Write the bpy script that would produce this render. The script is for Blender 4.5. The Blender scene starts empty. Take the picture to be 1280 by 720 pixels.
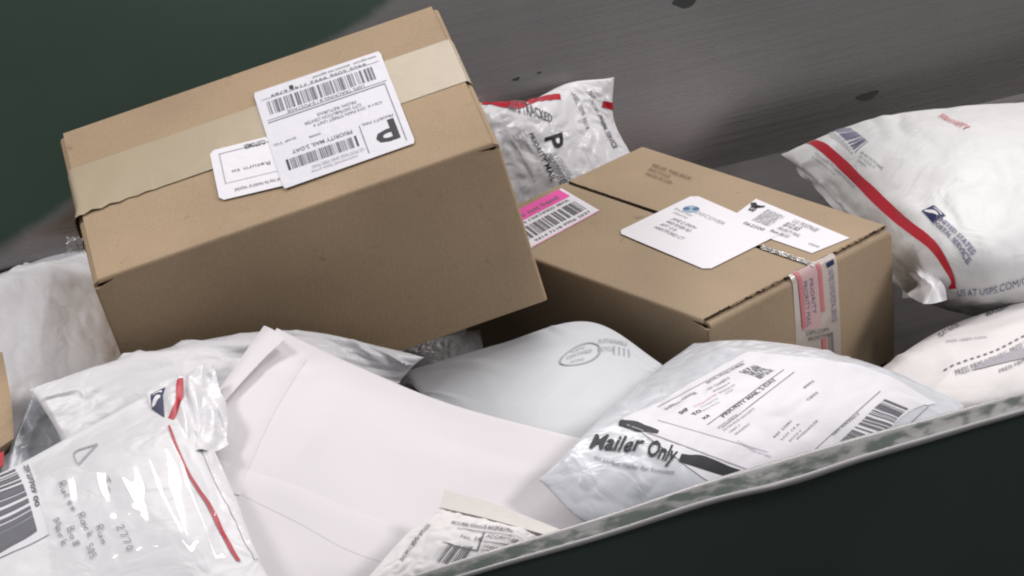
import bpy, math, random
import numpy as np
from mathutils import Vector, Matrix

# ------------------------------------------------------------------ camera
sc = bpy.context.scene
COL = sc.collection
CM = np.array([[0.99775609, -0.06054144, -0.0285923],
               [0.0, -0.42704639, 0.90422972],
               [-0.06695361, -0.90220071, -0.42608813]])      # camera right, down, forward as columns
CAM = np.array([-0.094404, -3.39366217, 1.81444287])
FOC = 4500.0
cam = bpy.data.cameras.new('camera'); camo = bpy.data.objects.new('camera', cam); COL.objects.link(camo)
cam.sensor_width = 36.0; cam.lens = FOC/1280*36; cam.clip_start = 0.1; cam.clip_end = 60
m = Matrix.Identity(4)
for r in range(3):
    m[r][0] = CM[r, 0]; m[r][1] = -CM[r, 1]; m[r][2] = -CM[r, 2]; m[r][3] = CAM[r]
camo.matrix_world = m
sc.camera = camo

# ------------------------------------------------------------------ light
w = bpy.data.worlds.new('World'); sc.world = w; w.use_nodes = True
w.node_tree.nodes['Background'].inputs[0].default_value = (0.95, 0.96, 1.0, 1)
w.node_tree.nodes['Background'].inputs[1].default_value = 0.29

def area(name, loc, aim, sx, sy, power, col=(1, 0.96, 0.95)):
    l = bpy.data.lights.new(name, 'AREA'); l.shape = 'RECTANGLE'; l.size = sx; l.size_y = sy; l.energy = power; l.color = col
    o = bpy.data.objects.new(name, l); COL.objects.link(o); o.location = loc
    d = Vector(aim)-Vector(loc); o.rotation_euler = d.to_track_quat('-Z', 'Y').to_euler()
    return o
area('ceiling_or_fill_lamp', (0.7, 1.2, 2.9), (0, 0.1, 0.1), 1.8, 0.35, 28)
area('ceiling_or_fill_lamp', (-0.3, 3.7, 3.0), (-0.3, 0.0, 0.1), 2.6, 0.55, 57)
area('ceiling_or_fill_lamp', (2.7, -0.35, 2.15), (0, 0.1, 0.1), 0.9, 0.7, 50)
area('ceiling_or_fill_lamp', (-2.1, 0.5, 2.2), (-0.5, 0.1, 0.1), 1.2, 0.4, 32)  # unseen fill lamp, added at the left to brighten the bags there
sc.view_settings.view_transform = 'Standard'
sc.view_settings.look = 'None'
sc.view_settings.gamma = 1.0
sc.view_settings.exposure = 0.0
sc.view_settings.use_curve_mapping = False
sc.cycles.max_bounces = 8
sc.cycles.filter_width = 2.1

# ------------------------------------------------------------------ geometry helpers
def ray(px, py):
    return CM @ np.array([(px-640)/FOC, (py-360)/FOC, 1.0])
def at(px, py, z):                      # point of the place at height z seen at a pixel
    d = ray(px, py); return CAM + d*(z-CAM[2])/d[2]
def project(P):
    q = (P-CAM) @ CM
    return np.stack([640+FOC*q[..., 0]/q[..., 2], 360+FOC*q[..., 1]/q[..., 2]], -1)

ANG = math.radians(24.0)
UD = np.array([math.cos(ANG), math.sin(ANG), 0.0])       # along the trough
VD = np.array([-math.sin(ANG), math.cos(ANG), 0.0])      # across, away from the camera
ZD = np.array([0, 0, 1.0])
J0 = np.array([0.062, 0.784, 0.0])                        # a point of the far fold of the trough
TILT = math.radians(14)
WUP = VD*math.sin(TILT)+ZD*math.cos(TILT)
WN = -VD*math.cos(TILT)+ZD*math.sin(TILT)                 # far wall normal, to the inside
def atw(px, py, d):                                       # point at distance d off the far wall
    r = ray(px, py); o = J0+WN*d
    return CAM + r*(WN@(o-CAM))/(WN@r)

def mesh_obj(name, V, F, mat, parent=None, smooth=True, loc=None, sharp=55):
    V = np.asarray(V, float).reshape(-1, 3)
    if parent is not None:
        base = np.array(root_of(parent).location)
        V = V-base
    me = bpy.data.meshes.new(name)
    if isinstance(F, np.ndarray):
        F = F.astype(np.int32); n, k = F.shape
        me.vertices.add(len(V)); me.vertices.foreach_set('co', V.astype(np.float32).ravel())
        me.loops.add(n*k); me.loops.foreach_set('vertex_index', F.ravel())
        me.polygons.add(n); me.polygons.foreach_set('loop_start', np.arange(0, n*k, k, dtype=np.int32))
        me.update(calc_edges=True)
    else:
        me.from_pydata([tuple(v) for v in V], [], F)
    me.polygons.foreach_set('use_smooth', np.full(len(me.polygons), smooth)); me.update()
    me.materials.append(mat)
    if smooth: me.set_sharp_from_angle(angle=math.radians(sharp))
    o = bpy.data.objects.new(name, me); COL.objects.link(o)
    if parent is not None: o.parent = parent
    return o
def root_of(o):
    while o.parent is not None: o = o.parent
    return o
def thing(name, loc, label, cat, group=None):
    o = bpy.data.objects.new(name, None); COL.objects.link(o); o.empty_display_size = 0.05
    o.location = [float(x) for x in loc]; o['label'] = label; o['category'] = cat
    if group: o['group'] = group
    return o

def quads(ny, nx, off=0, flip=False):
    i = (np.arange(ny-1)[:, None]*nx+np.arange(nx-1)[None, :]).ravel()+off
    q = np.stack([i, i+1, i+nx+1, i+nx], 1)
    return q[:, ::-1] if flip else q
def grid_normals(P):
    du = np.gradient(P, axis=1); dv = np.gradient(P, axis=0)
    n = np.cross(du, dv); return n/(np.linalg.norm(n, axis=-1, keepdims=True)+1e-12)
def border(ny, nx):
    a = [(0, i) for i in range(nx)]+[(j, nx-1) for j in range(1, ny)]+[(ny-1, i) for i in range(nx-2, -1, -1)]+[(j, 0) for j in range(ny-2, 0, -1)]
    return np.array([j*nx+i for j, i in a])
def solid(P, Q=None, t=0.001):          # closed body from an upper grid and a lower grid
    ny, nx = P.shape[:2]
    if Q is None: Q = P-grid_normals(P)*t
    V = np.concatenate([P.reshape(-1, 3), Q.reshape(-1, 3)]); n = ny*nx
    b = border(ny, nx); b2 = np.roll(b, -1)
    F = np.concatenate([quads(ny, nx), quads(ny, nx, n, True), np.stack([b, b+n, b2+n, b2], 1)])
    return V, F

def cr(ctrl, ts, axis):                 # Catmull-Rom resampling of a control grid along one axis
    C = np.moveaxis(np.asarray(ctrl, float), axis, 0); n = len(C)
    if n == 2:
        R = C[0][None]*(1-ts).reshape(-1, *[1]*(C.ndim-1))+C[1][None]*ts.reshape(-1, *[1]*(C.ndim-1))
        return np.moveaxis(R, 0, axis)
    C = np.concatenate([(2*C[0]-C[1])[None], C, (2*C[-1]-C[-2])[None]])
    x = np.clip(ts*(n-1), 0, n-1-1e-9); i = np.floor(x).astype(int); f = (x-i).reshape(-1, *[1]*(C.ndim-1))
    a, b, c, d = C[i], C[i+1], C[i+2], C[i+3]
    R = 0.5*((2*b)+(-a+c)*f+(2*a-5*b+4*c-d)*f**2+(-a+3*b-3*c+d)*f**3)
    return np.moveaxis(R, 0, axis)
def up2(P, k=2):
    ny, nx = P.shape[:2]
    P = cr(P, np.linspace(0, 1, (ny-1)*k+1), 0); return cr(P, np.linspace(0, 1, (nx-1)*k+1), 1)

def smooth_noise(ny, nx, cells, rng):
    g = rng.normal(0, 1, (cells[0]+1, cells[1]+1))
    return cr(cr(g, np.linspace(0, 1, ny), 0), np.linspace(0, 1, nx), 1)

class Surf:
    """a sampled surface: prints, labels and stickers are laid on it"""
    def __init__(s, P, N=None):
        s.P = P; s.N = grid_normals(P) if N is None else N; s.pp = project(P); s.ny, s.nx = P.shape[:2]
    def inv(s, px, py):
        d = ((s.pp-np.array([px, py]))**2).sum(-1); j, i = np.unravel_index(np.argmin(d), d.shape)
        fj, fi = float(j), float(i)
        for _ in range(8):
            j0 = int(min(max(math.floor(fj), 0), s.ny-2)); i0 = int(min(max(math.floor(fi), 0), s.nx-2))
            a = s.pp[j0, i0]; b = s.pp[j0, i0+1]; c = s.pp[j0+1, i0]; e = s.pp[j0+1, i0+1]
            u = fi-i0; v = fj-j0
            p = a*(1-u)*(1-v)+b*u*(1-v)+c*(1-u)*v+e*u*v
            Ju = (b-a)*(1-v)+(e-c)*v; Jv = (c-a)*(1-u)+(e-b)*u
            A = np.stack([Ju, Jv], 1)
            if abs(np.linalg.det(A)) < 1e-6: break
            st = np.linalg.solve(A, np.array([px, py])-p); st = np.clip(st, -3, 3)
            fi = min(max(fi+st[0], -2), s.nx+1); fj = min(max(fj+st[1], -2), s.ny+1)
        return np.array([fi, fj])
    def at(s, uv, off):
        x = np.clip(uv[..., 0], 0, s.nx-1-1e-6); y = np.clip(uv[..., 1], 0, s.ny-1-1e-6)
        i = np.floor(x).astype(int); j = np.floor(y).astype(int); u = (x-i)[..., None]; v = (y-j)[..., None]
        def bl(A): return A[j, i]*(1-u)*(1-v)+A[j, i+1]*u*(1-v)+A[j+1, i]*(1-u)*v+A[j+1, i+1]*u*v
        n = bl(s.N); n = n/(np.linalg.norm(n, axis=-1, keepdims=True)+1e-12)
        return bl(s.P)+n*off
class Frame:
    """a printing area on a surface, given by its lower left, lower right, upper left (and upper right) corners"""
    def __init__(s, surf, bl, br, tl, tr=None):
        s.s = surf; s.c = [surf.inv(*bl), surf.inv(*br), surf.inv(*tl)]
        s.c.append(surf.inv(*tr) if tr else s.c[1]+s.c[2]-s.c[0])
        e = [surf.at(c, 0) for c in s.c]
        s.w = np.linalg.norm(e[1]-e[0]); s.h = np.linalg.norm(e[2]-e[0])
    def uv(s, x, y):
        x = np.asarray(x, float)[..., None]; y = np.asarray(y, float)[..., None]
        a, b, c, d = s.c
        return a*(1-x)*(1-y)+b*x*(1-y)+c*(1-x)*y+d*x*y
    def sheet(s, name, mat, parent, off=0.0005, n=(24, 24), r=0.0, thick=0.0):
        X, Y = np.meshgrid(np.linspace(0, 1, n[0]), np.linspace(0, 1, n[1]))
        if r > 0:      # rounded corners
            X = X.copy(); Y = Y.copy()
            rx, ry = r, r*s.w/s.h
            for row in range(n[1]):
                y = Y[row, 0]; k = 0
                if y < ry: k = rx*(1-math.sqrt(max(0, 1-((ry-y)/ry)**2)))
                if y > 1-ry: k = rx*(1-math.sqrt(max(0, 1-((y-1+ry)/ry)**2)))
                X[row] = k+(1-2*k)*X[row]
        P = s.s.at(s.uv(X, Y), off)
        return mesh_obj(name, P, quads(n[1], n[0]), mat, parent)
    def marks(s, name, rects, mat, parent, off=0.0009, seg=0.004):
        V = []; F = []
        for (x0, y0, x1, y1) in rects:
            a = max(1, min(40, int(abs(x1-x0)*s.w/seg))); b = max(1, min(40, int(abs(y1-y0)*s.h/seg)))
            X, Y = np.meshgrid(np.linspace(x0, x1, a+1), np.linspace(y0, y1, b+1))
            P = s.s.at(s.uv(X, Y), off).reshape(-1, 3)
            F.append(quads(b+1, a+1, sum(len(v) for v in V))); V.append(P)
        return mesh_obj(name, np.concatenate(V), np.concatenate(F), mat, parent)
    def poly(s, name, pts, mat, parent, off=0.0009, n=14):       # filled strip between two lines of points
        lo, hi = pts
        lo = cr(np.array(lo, float), np.linspace(0, 1, n), 0); hi = cr(np.array(hi, float), np.linspace(0, 1, n), 0)
        k = np.linspace(0, 1, 4)[:, None, None]
        G = lo[None]*(1-k)+hi[None]*k
        P = s.s.at(s.uv(G[..., 0], G[..., 1]), off)
        return mesh_obj(name, P, quads(4, n), mat, parent)
    def text(s, name, items, mat, parent, off=0.0009, bold=0.0):
        """items: (string, x, y, height, optional width) in fractions of the area"""
        V = []; F = []; n0 = 0
        for it in items:
            txt, x, y, h = it[:4]; wd = it[4] if len(it) > 4 else None
            b = it[5] if len(it) > 5 else bold
            tv, tf, tw = text_mesh(txt, b)
            k = h*s.h/0.7                      # metres per em
            sx = (wd*s.w/tw) if wd else k
            X = x+tv[:, 0]*sx/s.w; Y = y+tv[:, 1]*k/s.h
            P = s.s.at(s.uv(X, Y), off)
            V.append(P); F += [tuple(i+n0 for i in f) for f in tf]; n0 += len(P)
        return mesh_obj(name, np.concatenate(V), F, mat, parent, smooth=False)
    def on(s, x0, y0, x1, y1):
        """a smaller area inside this one"""
        f = Frame.__new__(Frame); f.s = s.s
        f.c = [s.uv(x0, y0), s.uv(x1, y0), s.uv(x0, y1), s.uv(x1, y1)]
        f.w = s.w*abs(x1-x0); f.h = s.h*abs(y1-y0); return f

_tc = {}
def text_mesh(txt, bold=0.0):
    key = (txt, bold)
    if key in _tc: return _tc[key]
    cu = bpy.data.curves.new('lettering', 'FONT'); cu.body = txt; cu.size = 1.0; cu.resolution_u = 2; cu.offset = bold; cu.fill_mode = 'FRONT'
    o = bpy.data.objects.new('lettering', cu); COL.objects.link(o)
    dg = bpy.context.evaluated_depsgraph_get(); me = bpy.data.meshes.new_from_object(o.evaluated_get(dg))
    V = np.zeros(len(me.vertices)*3); me.vertices.foreach_get('co', V); V = V.reshape(-1, 3)[:, :2]
    F = [tuple(p.vertices) for p in me.polygons]
    bpy.data.objects.remove(o); bpy.data.curves.remove(cu); bpy.data.meshes.remove(me)
    if len(V) == 0: V = np.zeros((3, 2)); F = []
    V = V-np.array([V[:, 0].min(), 0]); tw = max(V[:, 0].max(), 1e-3)
    _tc[key] = (V, F, tw); return _tc[key]

def barcode(x0, y0, x1, y1, seed, n=60, vertical=False):
    rng = random.Random(seed); out = []; p = 0; ws = []
    while len(ws) < n: ws.append(rng.choice([1, 1, 2, 2, 3, 4]))
    tot = sum(ws); c = 0
    for i, k in enumerate(ws):
        if i % 2 == 0:
            a, b = c/tot, (c+k)/tot
            out.append((x0+(x1-x0)*a, y0, x0+(x1-x0)*b, y1) if not vertical else (x0, y0+(y1-y0)*a, x1, y0+(y1-y0)*b))
        c += k
    return out
def stacked_code(x0, y0, x1, y1, seed, rows=8, n=40):
    out = []
    for r in range(rows):
        a = y0+(y1-y0)*r/rows; b = y0+(y1-y0)*(r+0.92)/rows
        out += barcode(x0, a, x1, b, seed*31+r, n)
    return out

# ------------------------------------------------------------------ inflated pouch (two sheets sealed at the rim)
def pouch(nx, ny, W, H, press, cap, capb, seed, steps=150, soft=0.25, crumple=0.0):
    rng = np.random.default_rng(seed)
    X, Y = np.meshgrid(np.linspace(0, W, nx), np.linspace(0, H, ny)); dx = W/(nx-1); dy = H/(ny-1)
    P = np.zeros((2, ny, nx, 3)); P[..., 0] = X; P[..., 1] = Y
    bump = np.minimum(1, 4*np.minimum(np.minimum(X/W, 1-X/W), np.minimum(Y/H, 1-Y/H)))
    nz = smooth_noise(ny, nx, (9, 11), rng)*0.004+rng.normal(0, 1, (ny, nx))*0.0006
    P[0, ..., 2] = 0.003*bump+nz*bump; P[1, ..., 2] = -0.003*bump+nz*bump*0.5
    P[..., 2] += (smooth_noise(ny, nx, (7, 8), rng)*0.0015)
    # content lump: where goods sit inside
    lump = 0.55+0.45*np.clip(0.5+0.5*smooth_noise(ny, nx, (3, 3), rng), 0, 1)
    capz = cap*lump*np.minimum(1, 0.25+3.2*np.minimum(np.minimum(X/W, 1-X/W), np.minimum(Y/H, 1-Y/H)))
    O = P.copy()
    def con(a, b, L, k):
        d = b-a; l = np.sqrt((d*d).sum(-1, keepdims=True))+1e-9
        c = d*(0.5*k*(l-L)/l); return c
    dd = math.hypot(dx, dy)
    for st in range(steps):
        v = (P-O)*0.6; O = P.copy(); P = P+v
        du = np.gradient(P, axis=2); dv = np.gradient(P, axis=1); n = np.cross(du, dv)
        n /= np.linalg.norm(n, axis=-1, keepdims=True)+1e-9
        P[0] += n[0]*press; P[1] -= n[1]*press
        for it in range(5):
            for s0 in (0, 1):
                a = P[:, :, s0:nx-1:2]; b = P[:, :, s0+1:nx:2]; a = a[:, :, :b.shape[2]]
                c = con(a, b, dx, 1); a += c; b -= c
                a = P[:, s0:ny-1:2]; b = P[:, s0+1:ny:2]; a = a[:, :b.shape[1]]
                c = con(a, b, dy, 1); a += c; b -= c
                a = P[:, s0:ny-1:2, :-1]; b = P[:, s0+1:ny:2, 1:]; a = a[:, :b.shape[1]]
                c = con(a, b, dd, soft); a += c; b -= c
                a = P[:, s0:ny-1:2, 1:]; b = P[:, s0+1:ny:2, :-1]; a = a[:, :b.shape[1]]
                c = con(a, b, dd, soft); a += c; b -= c
            # bending
            a = P[:, :, :-2]; mdl = P[:, :, 1:-1]; b = P[:, :, 2:]
            e = (a+b)*0.5-mdl; P[:, :, 1:-1] += e*0.06
            a = P[:, :-2]; b = P[:, 2:]; e = (a+b)*0.5-P[:, 1:-1]; P[:, 1:-1] += e*0.06
            # sealed rim
            for sl in (np.s_[:, 0], np.s_[:, -1], np.s_[:, :, 0], np.s_[:, :, -1]):
                mm = P[sl].mean(0); P[sl] = mm
            P[0, ..., 2] = np.minimum(P[0, ..., 2], capz+0.0015)
            P[1, ..., 2] = np.clip(P[1, ..., 2], -capb, capz)
            for sl in (np.s_[:, 0], np.s_[:, -1], np.s_[:, :, 0], np.s_[:, :, -1]):
                P[sl][..., 2] = np.clip(P[sl][..., 2], -0.0025, 0.0035)
            P[0, ..., 2] = np.maximum(P[0, ..., 2], P[1, ..., 2]+0.0004)
    lo = P.reshape(-1, 3).min(0); hi = P.reshape(-1, 3).max(0)
    S = (P[..., 0]-lo[0])/(hi[0]-lo[0]); T = (P[..., 1]-lo[1])/(hi[1]-lo[1]); Zz = P[..., 2]
    return S, T, Zz

def ctrl(rows):
    out = []
    for r in rows:
        o = []
        for p in r:
            o.append(atw(p[1], p[2], p[3]) if p[0] == 'w' else at(*p))
        out.append(o)
    return np.array(out)           # rows go from near to far

def fold_field(ny, nx, n, amp, seed):
    """sharp tension creases: some run in from the sealed rim, some cross the face"""
    r = np.random.default_rng(seed); T, S = np.meshgrid(np.linspace(0, 1, ny), np.linspace(0, 1, nx), indexing='ij'); Hh = np.zeros((ny, nx))
    for k in range(n):
        if k % 3:
            e = r.integers(4); u = r.uniform(0.05, 0.95)
            c = [(u, 0.02), (u, 0.98), (0.02, u), (0.98, u)][e]; a = [math.pi/2, -math.pi/2, 0, math.pi][e]+r.normal(0, 0.45); ln_ = r.uniform(0.10, 0.26); w_ = r.uniform(0.025, 0.06); am = amp*r.uniform(0.5, 1.2)
        else:
            c = r.uniform(0.15, 0.85, 2); a = r.uniform(0, math.pi); ln_ = r.uniform(0.18, 0.42); w_ = r.uniform(0.05, 0.12); am = amp*r.uniform(0.5, 1.0)
        x = (S-c[0])*math.cos(a)+(T-c[1])*math.sin(a); y = -(S-c[0])*math.sin(a)+(T-c[1])*math.cos(a)+0.04*np.sin(x*9+k)
        tent = np.maximum(0, 1-np.abs(y)/(w_*(0.5+np.clip(x/ln_, 0, 2) if k % 3 else 1)))
        Hh += am*r.choice([1, 1, -0.7])*tent*np.exp(-(x/ln_)**2)
    rim_ = np.minimum(1, 30*np.minimum(np.minimum(S, 1-S), np.minimum(T, 1-T)))
    return Hh*rim_
def bag(parent, rows, seed, mat, press=0.0006, cap=0.02, capb=0.008, res=(64, 52), steps=130, zgain=1.0, extra=None, name='bag_body', fine=0.0, soft=0.25, folds=None):
    C = ctrl(rows)
    W = 0.5*(np.linalg.norm(np.diff(C[0], axis=0), axis=1).sum()+np.linalg.norm(np.diff(C[-1], axis=0), axis=1).sum())
    H = 0.5*(np.linalg.norm(np.diff(C[:, 0], axis=0), axis=1).sum()+np.linalg.norm(np.diff(C[:, -1], axis=0), axis=1).sum())
    nx, ny = res
    S, T, Z = pouch(nx, ny, W, H, press, cap, capb, seed, steps, soft)
    G = cr(cr(C, np.linspace(0, 1, 60), 0), np.linspace(0, 1, 60), 1); GN = grid_normals(G)
    su = Surf(G, GN)
    out = []
    for k in (0, 1):
        uv = np.stack([np.clip(S[k], 0, 1)*59, np.clip(T[k], 0, 1)*59], -1)
        base = su.at(uv, 0); n = su.at(uv, 1.0)-base
        z = Z[k]*zgain
        if extra is not None and k == 0: z = z+extra(S[k], T[k])
        out.append(up2(base+n*z[..., None]))
    P, Q = out
    if fine:
        rng = np.random.default_rng(seed+5); ny2, nx2 = P.shape[:2]
        f = smooth_noise(ny2, nx2, (16, 20), rng); e = np.minimum(1, np.minimum(np.arange(ny2), np.arange(ny2)[::-1])/6.0)[:, None]*np.minimum(1, np.minimum(np.arange(nx2), np.arange(nx2)[::-1])/6.0)[None]
        P = P+grid_normals(P)*(np.abs(f)*fine*e)[..., None]
    if folds:
        P = P+grid_normals(P)*fold_field(P.shape[0], P.shape[1], folds[0], folds[1], seed+77)[..., None]
    V, F = solid(P, Q)
    o = mesh_obj(name, V, F, mat, parent, sharp=100)
    return Surf(P), o

# ------------------------------------------------------------------ materials
def new_mat(name):
    mt = bpy.data.materials.new(name); mt.use_nodes = True
    nt = mt.node_tree; b = nt.nodes['Principled BSDF']; return mt, nt, b
def plain(name, col, rough=0.5, spec=0.5, metal=0.0, coat=0.0):
    mt, nt, b = new_mat(name)
    b.inputs['Base Color'].default_value = (*col, 1); b.inputs['Roughness'].default_value = rough
    b.inputs['Specular IOR Level'].default_value = spec; b.inputs['Metallic'].default_value = metal; b.inputs['Coat Weight'].default_value = coat
    return mt
def tex(nt, kind, scale, detail=4, coord='Object', map_scale=None, **kw):
    tc = nt.nodes.new('ShaderNodeTexCoord'); n = nt.nodes.new(kind)
    src = tc.outputs[coord]
    if map_scale:
        mp = nt.nodes.new('ShaderNodeMapping'); mp.inputs['Scale'].default_value = map_scale; nt.links.new(src, mp.inputs[0]); src = mp.outputs[0]
        if 'rot' in kw: mp.inputs['Rotation'].default_value = kw['rot']
    nt.links.new(src, n.inputs['Vector']); n.inputs['Scale'].default_value = scale
    if kind == 'ShaderNodeTexNoise': n.inputs['Detail'].default_value = detail
    return n
def ramp(nt, src, stops):
    r = nt.nodes.new('ShaderNodeValToRGB'); nt.links.new(src, r.inputs[0])
    e = r.color_ramp.elements
    while len(e) < len(stops): e.new(0.5)
    for i, (p, c) in enumerate(stops):
        e[i].position = p; e[i].color = (*c, 1) if len(c) == 3 else c
    return r
def bump(nt, b, src, strength, dist, prev=None):
    n = nt.nodes.new('ShaderNodeBump'); n.inputs['Strength'].default_value = strength; n.inputs['Distance'].default_value = dist
    nt.links.new(src, n.inputs['Height'])
    if prev: nt.links.new(prev.outputs[0], n.inputs['Normal'])
    nt.links.new(n.outputs[0], b.inputs['Normal']); return n

def film(name, col, rough=0.32, wr=1.0, spec=0.5, scale=26, var=0.04):
    mt, nt, b = new_mat(name)
    n1 = tex(nt, 'ShaderNodeTexNoise', 9, 3)
    c0 = tuple(max(0, c*(1-var)) for c in col); c1 = tuple(min(1, c*(1+var)) for c in col)
    r = ramp(nt, n1.outputs[0], [(0.3, c0), (0.7, c1)]); nt.links.new(r.outputs[0], b.inputs['Base Color'])
    b.inputs['Roughness'].default_value = rough; b.inputs['Specular IOR Level'].default_value = spec
    n2 = tex(nt, 'ShaderNodeTexNoise', scale, 2); n2.inputs['Distortion'].default_value = 1.2
    v = tex(nt, 'ShaderNodeTexNoise', 140, 2)
    a = bump(nt, b, n2.outputs[0], 0.55*wr, 0.006); bump(nt, b, v.outputs[0], 0.12*wr, 0.001, a)
    return mt
M = {}
M['white_film'] = film('white_film', (0.83, 0.82, 0.84), 0.38, 0.7)
M['crisp_film'] = film('crisp_film', (0.84, 0.83, 0.85), 0.30, 1.0, scale=34)
M['grey_film'] = film('grey_film', (0.66, 0.68, 0.72), 0.26, 0.8)
M['cool_film'] = film('cool_film', (0.68, 0.70, 0.73), 0.5, 0.35, scale=14)
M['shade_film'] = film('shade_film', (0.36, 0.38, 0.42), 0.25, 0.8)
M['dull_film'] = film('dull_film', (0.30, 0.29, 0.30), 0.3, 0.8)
M['puffy_film'] = film('puffy_film', (0.74, 0.74, 0.74), 0.47, 1.0, scale=22)
M['warm_paper'] = film('warm_paper', (0.80, 0.772, 0.765), 0.6, 0.3, 0.3)
M['envelope_paper'] = film('envelope_paper', (0.80, 0.765, 0.785), 0.75, 0.12, 0.2, scale=12, var=0.015)
M['label'] = film('label', (0.82, 0.80, 0.84), 0.45, 0.22, 0.4, scale=30, var=0.012)
M['label_grey'] = film('label_grey', (0.72, 0.71, 0.76), 0.4, 0.22, 0.4, scale=30, var=0.02)
M['ink'] = plain('ink', (0.025, 0.025, 0.03), 0.5, 0.3)
M['soft_ink'] = plain('soft_ink', (0.16, 0.16, 0.18), 0.5, 0.3)
M['faded_ink'] = plain('faded_ink', (0.40, 0.39, 0.42), 0.5, 0.3)
M['brown_ink'] = plain('brown_ink', (0.20, 0.145, 0.10), 0.7, 0.2)
M['pen'] = plain('pen', (0.25, 0.25, 0.31), 0.5, 0.3)
M['red'] = plain('red', (0.50, 0.018, 0.035), 0.4, 0.4)
M['faded_red'] = plain('faded_red', (0.62, 0.20, 0.22), 0.4, 0.4)
M['pink'] = plain('pink', (0.86, 0.10, 0.42), 0.45, 0.4)
M['rose'] = plain('rose', (0.62, 0.42, 0.42), 0.45, 0.4)
M['navy'] = plain('navy', (0.018, 0.022, 0.09), 0.4, 0.4)
M['logo_blue'] = plain('logo_blue', (0.06, 0.13, 0.26), 0.4, 0.4)
M['violet_ink'] = plain('violet_ink', (0.20, 0.19, 0.30), 0.5, 0.3)

def cardboard(name, col, axis_scale=(1, 1, 1)):
    mt, nt, b = new_mat(name)
    tc = nt.nodes.new('ShaderNodeTexCoord')
    n1 = tex(nt, 'ShaderNodeTexNoise', 5, 5)
    n2 = tex(nt, 'ShaderNodeTexNoise', 300, 3, map_scale=axis_scale)
    mx = nt.nodes.new('ShaderNodeMix'); mx.data_type = 'FLOAT'; mx.inputs[0].default_value = 0.35
    nt.links.new(n1.outputs[0], mx.inputs[2]); nt.links.new(n2.outputs[0], mx.inputs[3])
    c0 = tuple(c*0.80 for c in col); c1 = tuple(c*1.12 for c in col)
    r = ramp(nt, mx.outputs[0], [(0.30, c0), (0.70, c1)])
    sp = tex(nt, 'ShaderNodeTexNoise', 3.0, 6, map_scale=(1, 1, 9)); sr = ramp(nt, sp.outputs[0], [(0.60, (1, 1, 1)), (0.74, (1.12, 1.12, 1.12))])
    st = tex(nt, 'ShaderNodeTexNoise', 45, 5); st.inputs['Roughness'].default_value = 0.7; s2 = ramp(nt, st.outputs[0], [(0.27, (0.62, 0.60, 0.56)), (0.36, (1, 1, 1))])
    m1 = nt.nodes.new('ShaderNodeMix'); m1.data_type = 'RGBA'; m1.blend_type = 'MULTIPLY'; m1.inputs[0].default_value = 1; nt.links.new(r.outputs[0], m1.inputs[6]); nt.links.new(sr.outputs[0], m1.inputs[7])
    m2 = nt.nodes.new('ShaderNodeMix'); m2.data_type = 'RGBA'; m2.blend_type = 'MULTIPLY'; m2.inputs[0].default_value = 0.8; nt.links.new(m1.outputs[2], m2.inputs[6]); nt.links.new(s2.outputs[0], m2.inputs[7])
    nt.links.new(m2.outputs[2], b.inputs['Base Color'])
    b.inputs['Roughness'].default_value = 0.72; b.inputs['Specular IOR Level'].default_value = 0.25
    a = bump(nt, b, n2.outputs[0], 0.2, 0.0006)
    # faint flute lines
    wv = tex(nt, 'ShaderNodeTexWave', 55, map_scale=axis_scale)
    wv.bands_direction = 'X'; wv.inputs['Distortion'].default_value = 0.6
    bump(nt, b, wv.outputs[1] if len(wv.outputs) > 1 else wv.outputs[0], 0.06, 0.0006, a)
    return mt
M['cardboard'] = cardboard('cardboard', (0.42, 0.305, 0.195))
M['cardboard_pale'] = cardboard('cardboard_pale', (0.40, 0.30, 0.20))
M['flute'] = cardboard('flute', (0.30, 0.21, 0.13))
M['paper_tape'] = film('paper_tape', (0.44, 0.36, 0.25), 0.34, 0.25, 0.45, scale=18, var=0.03)

def clear_film(name, col, fac, rough=0.12, wr=1.0, scale=30, gloss=0.12):
    mt, nt, b = new_mat(name)
    b.inputs['Base Color'].default_value = (*col, 1); b.inputs['Roughness'].default_value = rough; b.inputs['Specular IOR Level'].default_value = 0.9
    tr = nt.nodes.new('ShaderNodeBsdfTransparent'); gl = nt.nodes.new('ShaderNodeBsdfGlossy'); gl.inputs['Roughness'].default_value = rough
    mx = nt.nodes.new('ShaderNodeMixShader'); mx.inputs[0].default_value = fac
    nt.links.new(tr.outputs[0], mx.inputs[1]); nt.links.new(b.outputs[0], mx.inputs[2])
    m2 = nt.nodes.new('ShaderNodeMixShader'); m2.inputs[0].default_value = gloss
    nt.links.new(mx.outputs[0], m2.inputs[1]); nt.links.new(gl.outputs[0], m2.inputs[2])
    nt.links.new(m2.outputs[0], nt.nodes['Material Output'].inputs[0])
    n2 = tex(nt, 'ShaderNodeTexNoise', scale, 2); n2.inputs['Distortion'].default_value = 1.0
    bn = bump(nt, b, n2.outputs[0], 0.5*wr, 0.004); nt.links.new(bn.outputs[0], gl.inputs['Normal'])
    return mt
M['clear_tape'] = clear_film('clear_tape', (0.80, 0.70, 0.63), 0.6, 0.3, 0.5)
M['clear_pouch'] = clear_film('clear_pouch', (0.85, 0.85, 0.88), 0.04, 0.08, 0.10, 14, 0.062)
M['clear_edge'] = clear_film('clear_edge', (0.8, 0.8, 0.8), 0.30, 0.1, 1.6, 90)

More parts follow.
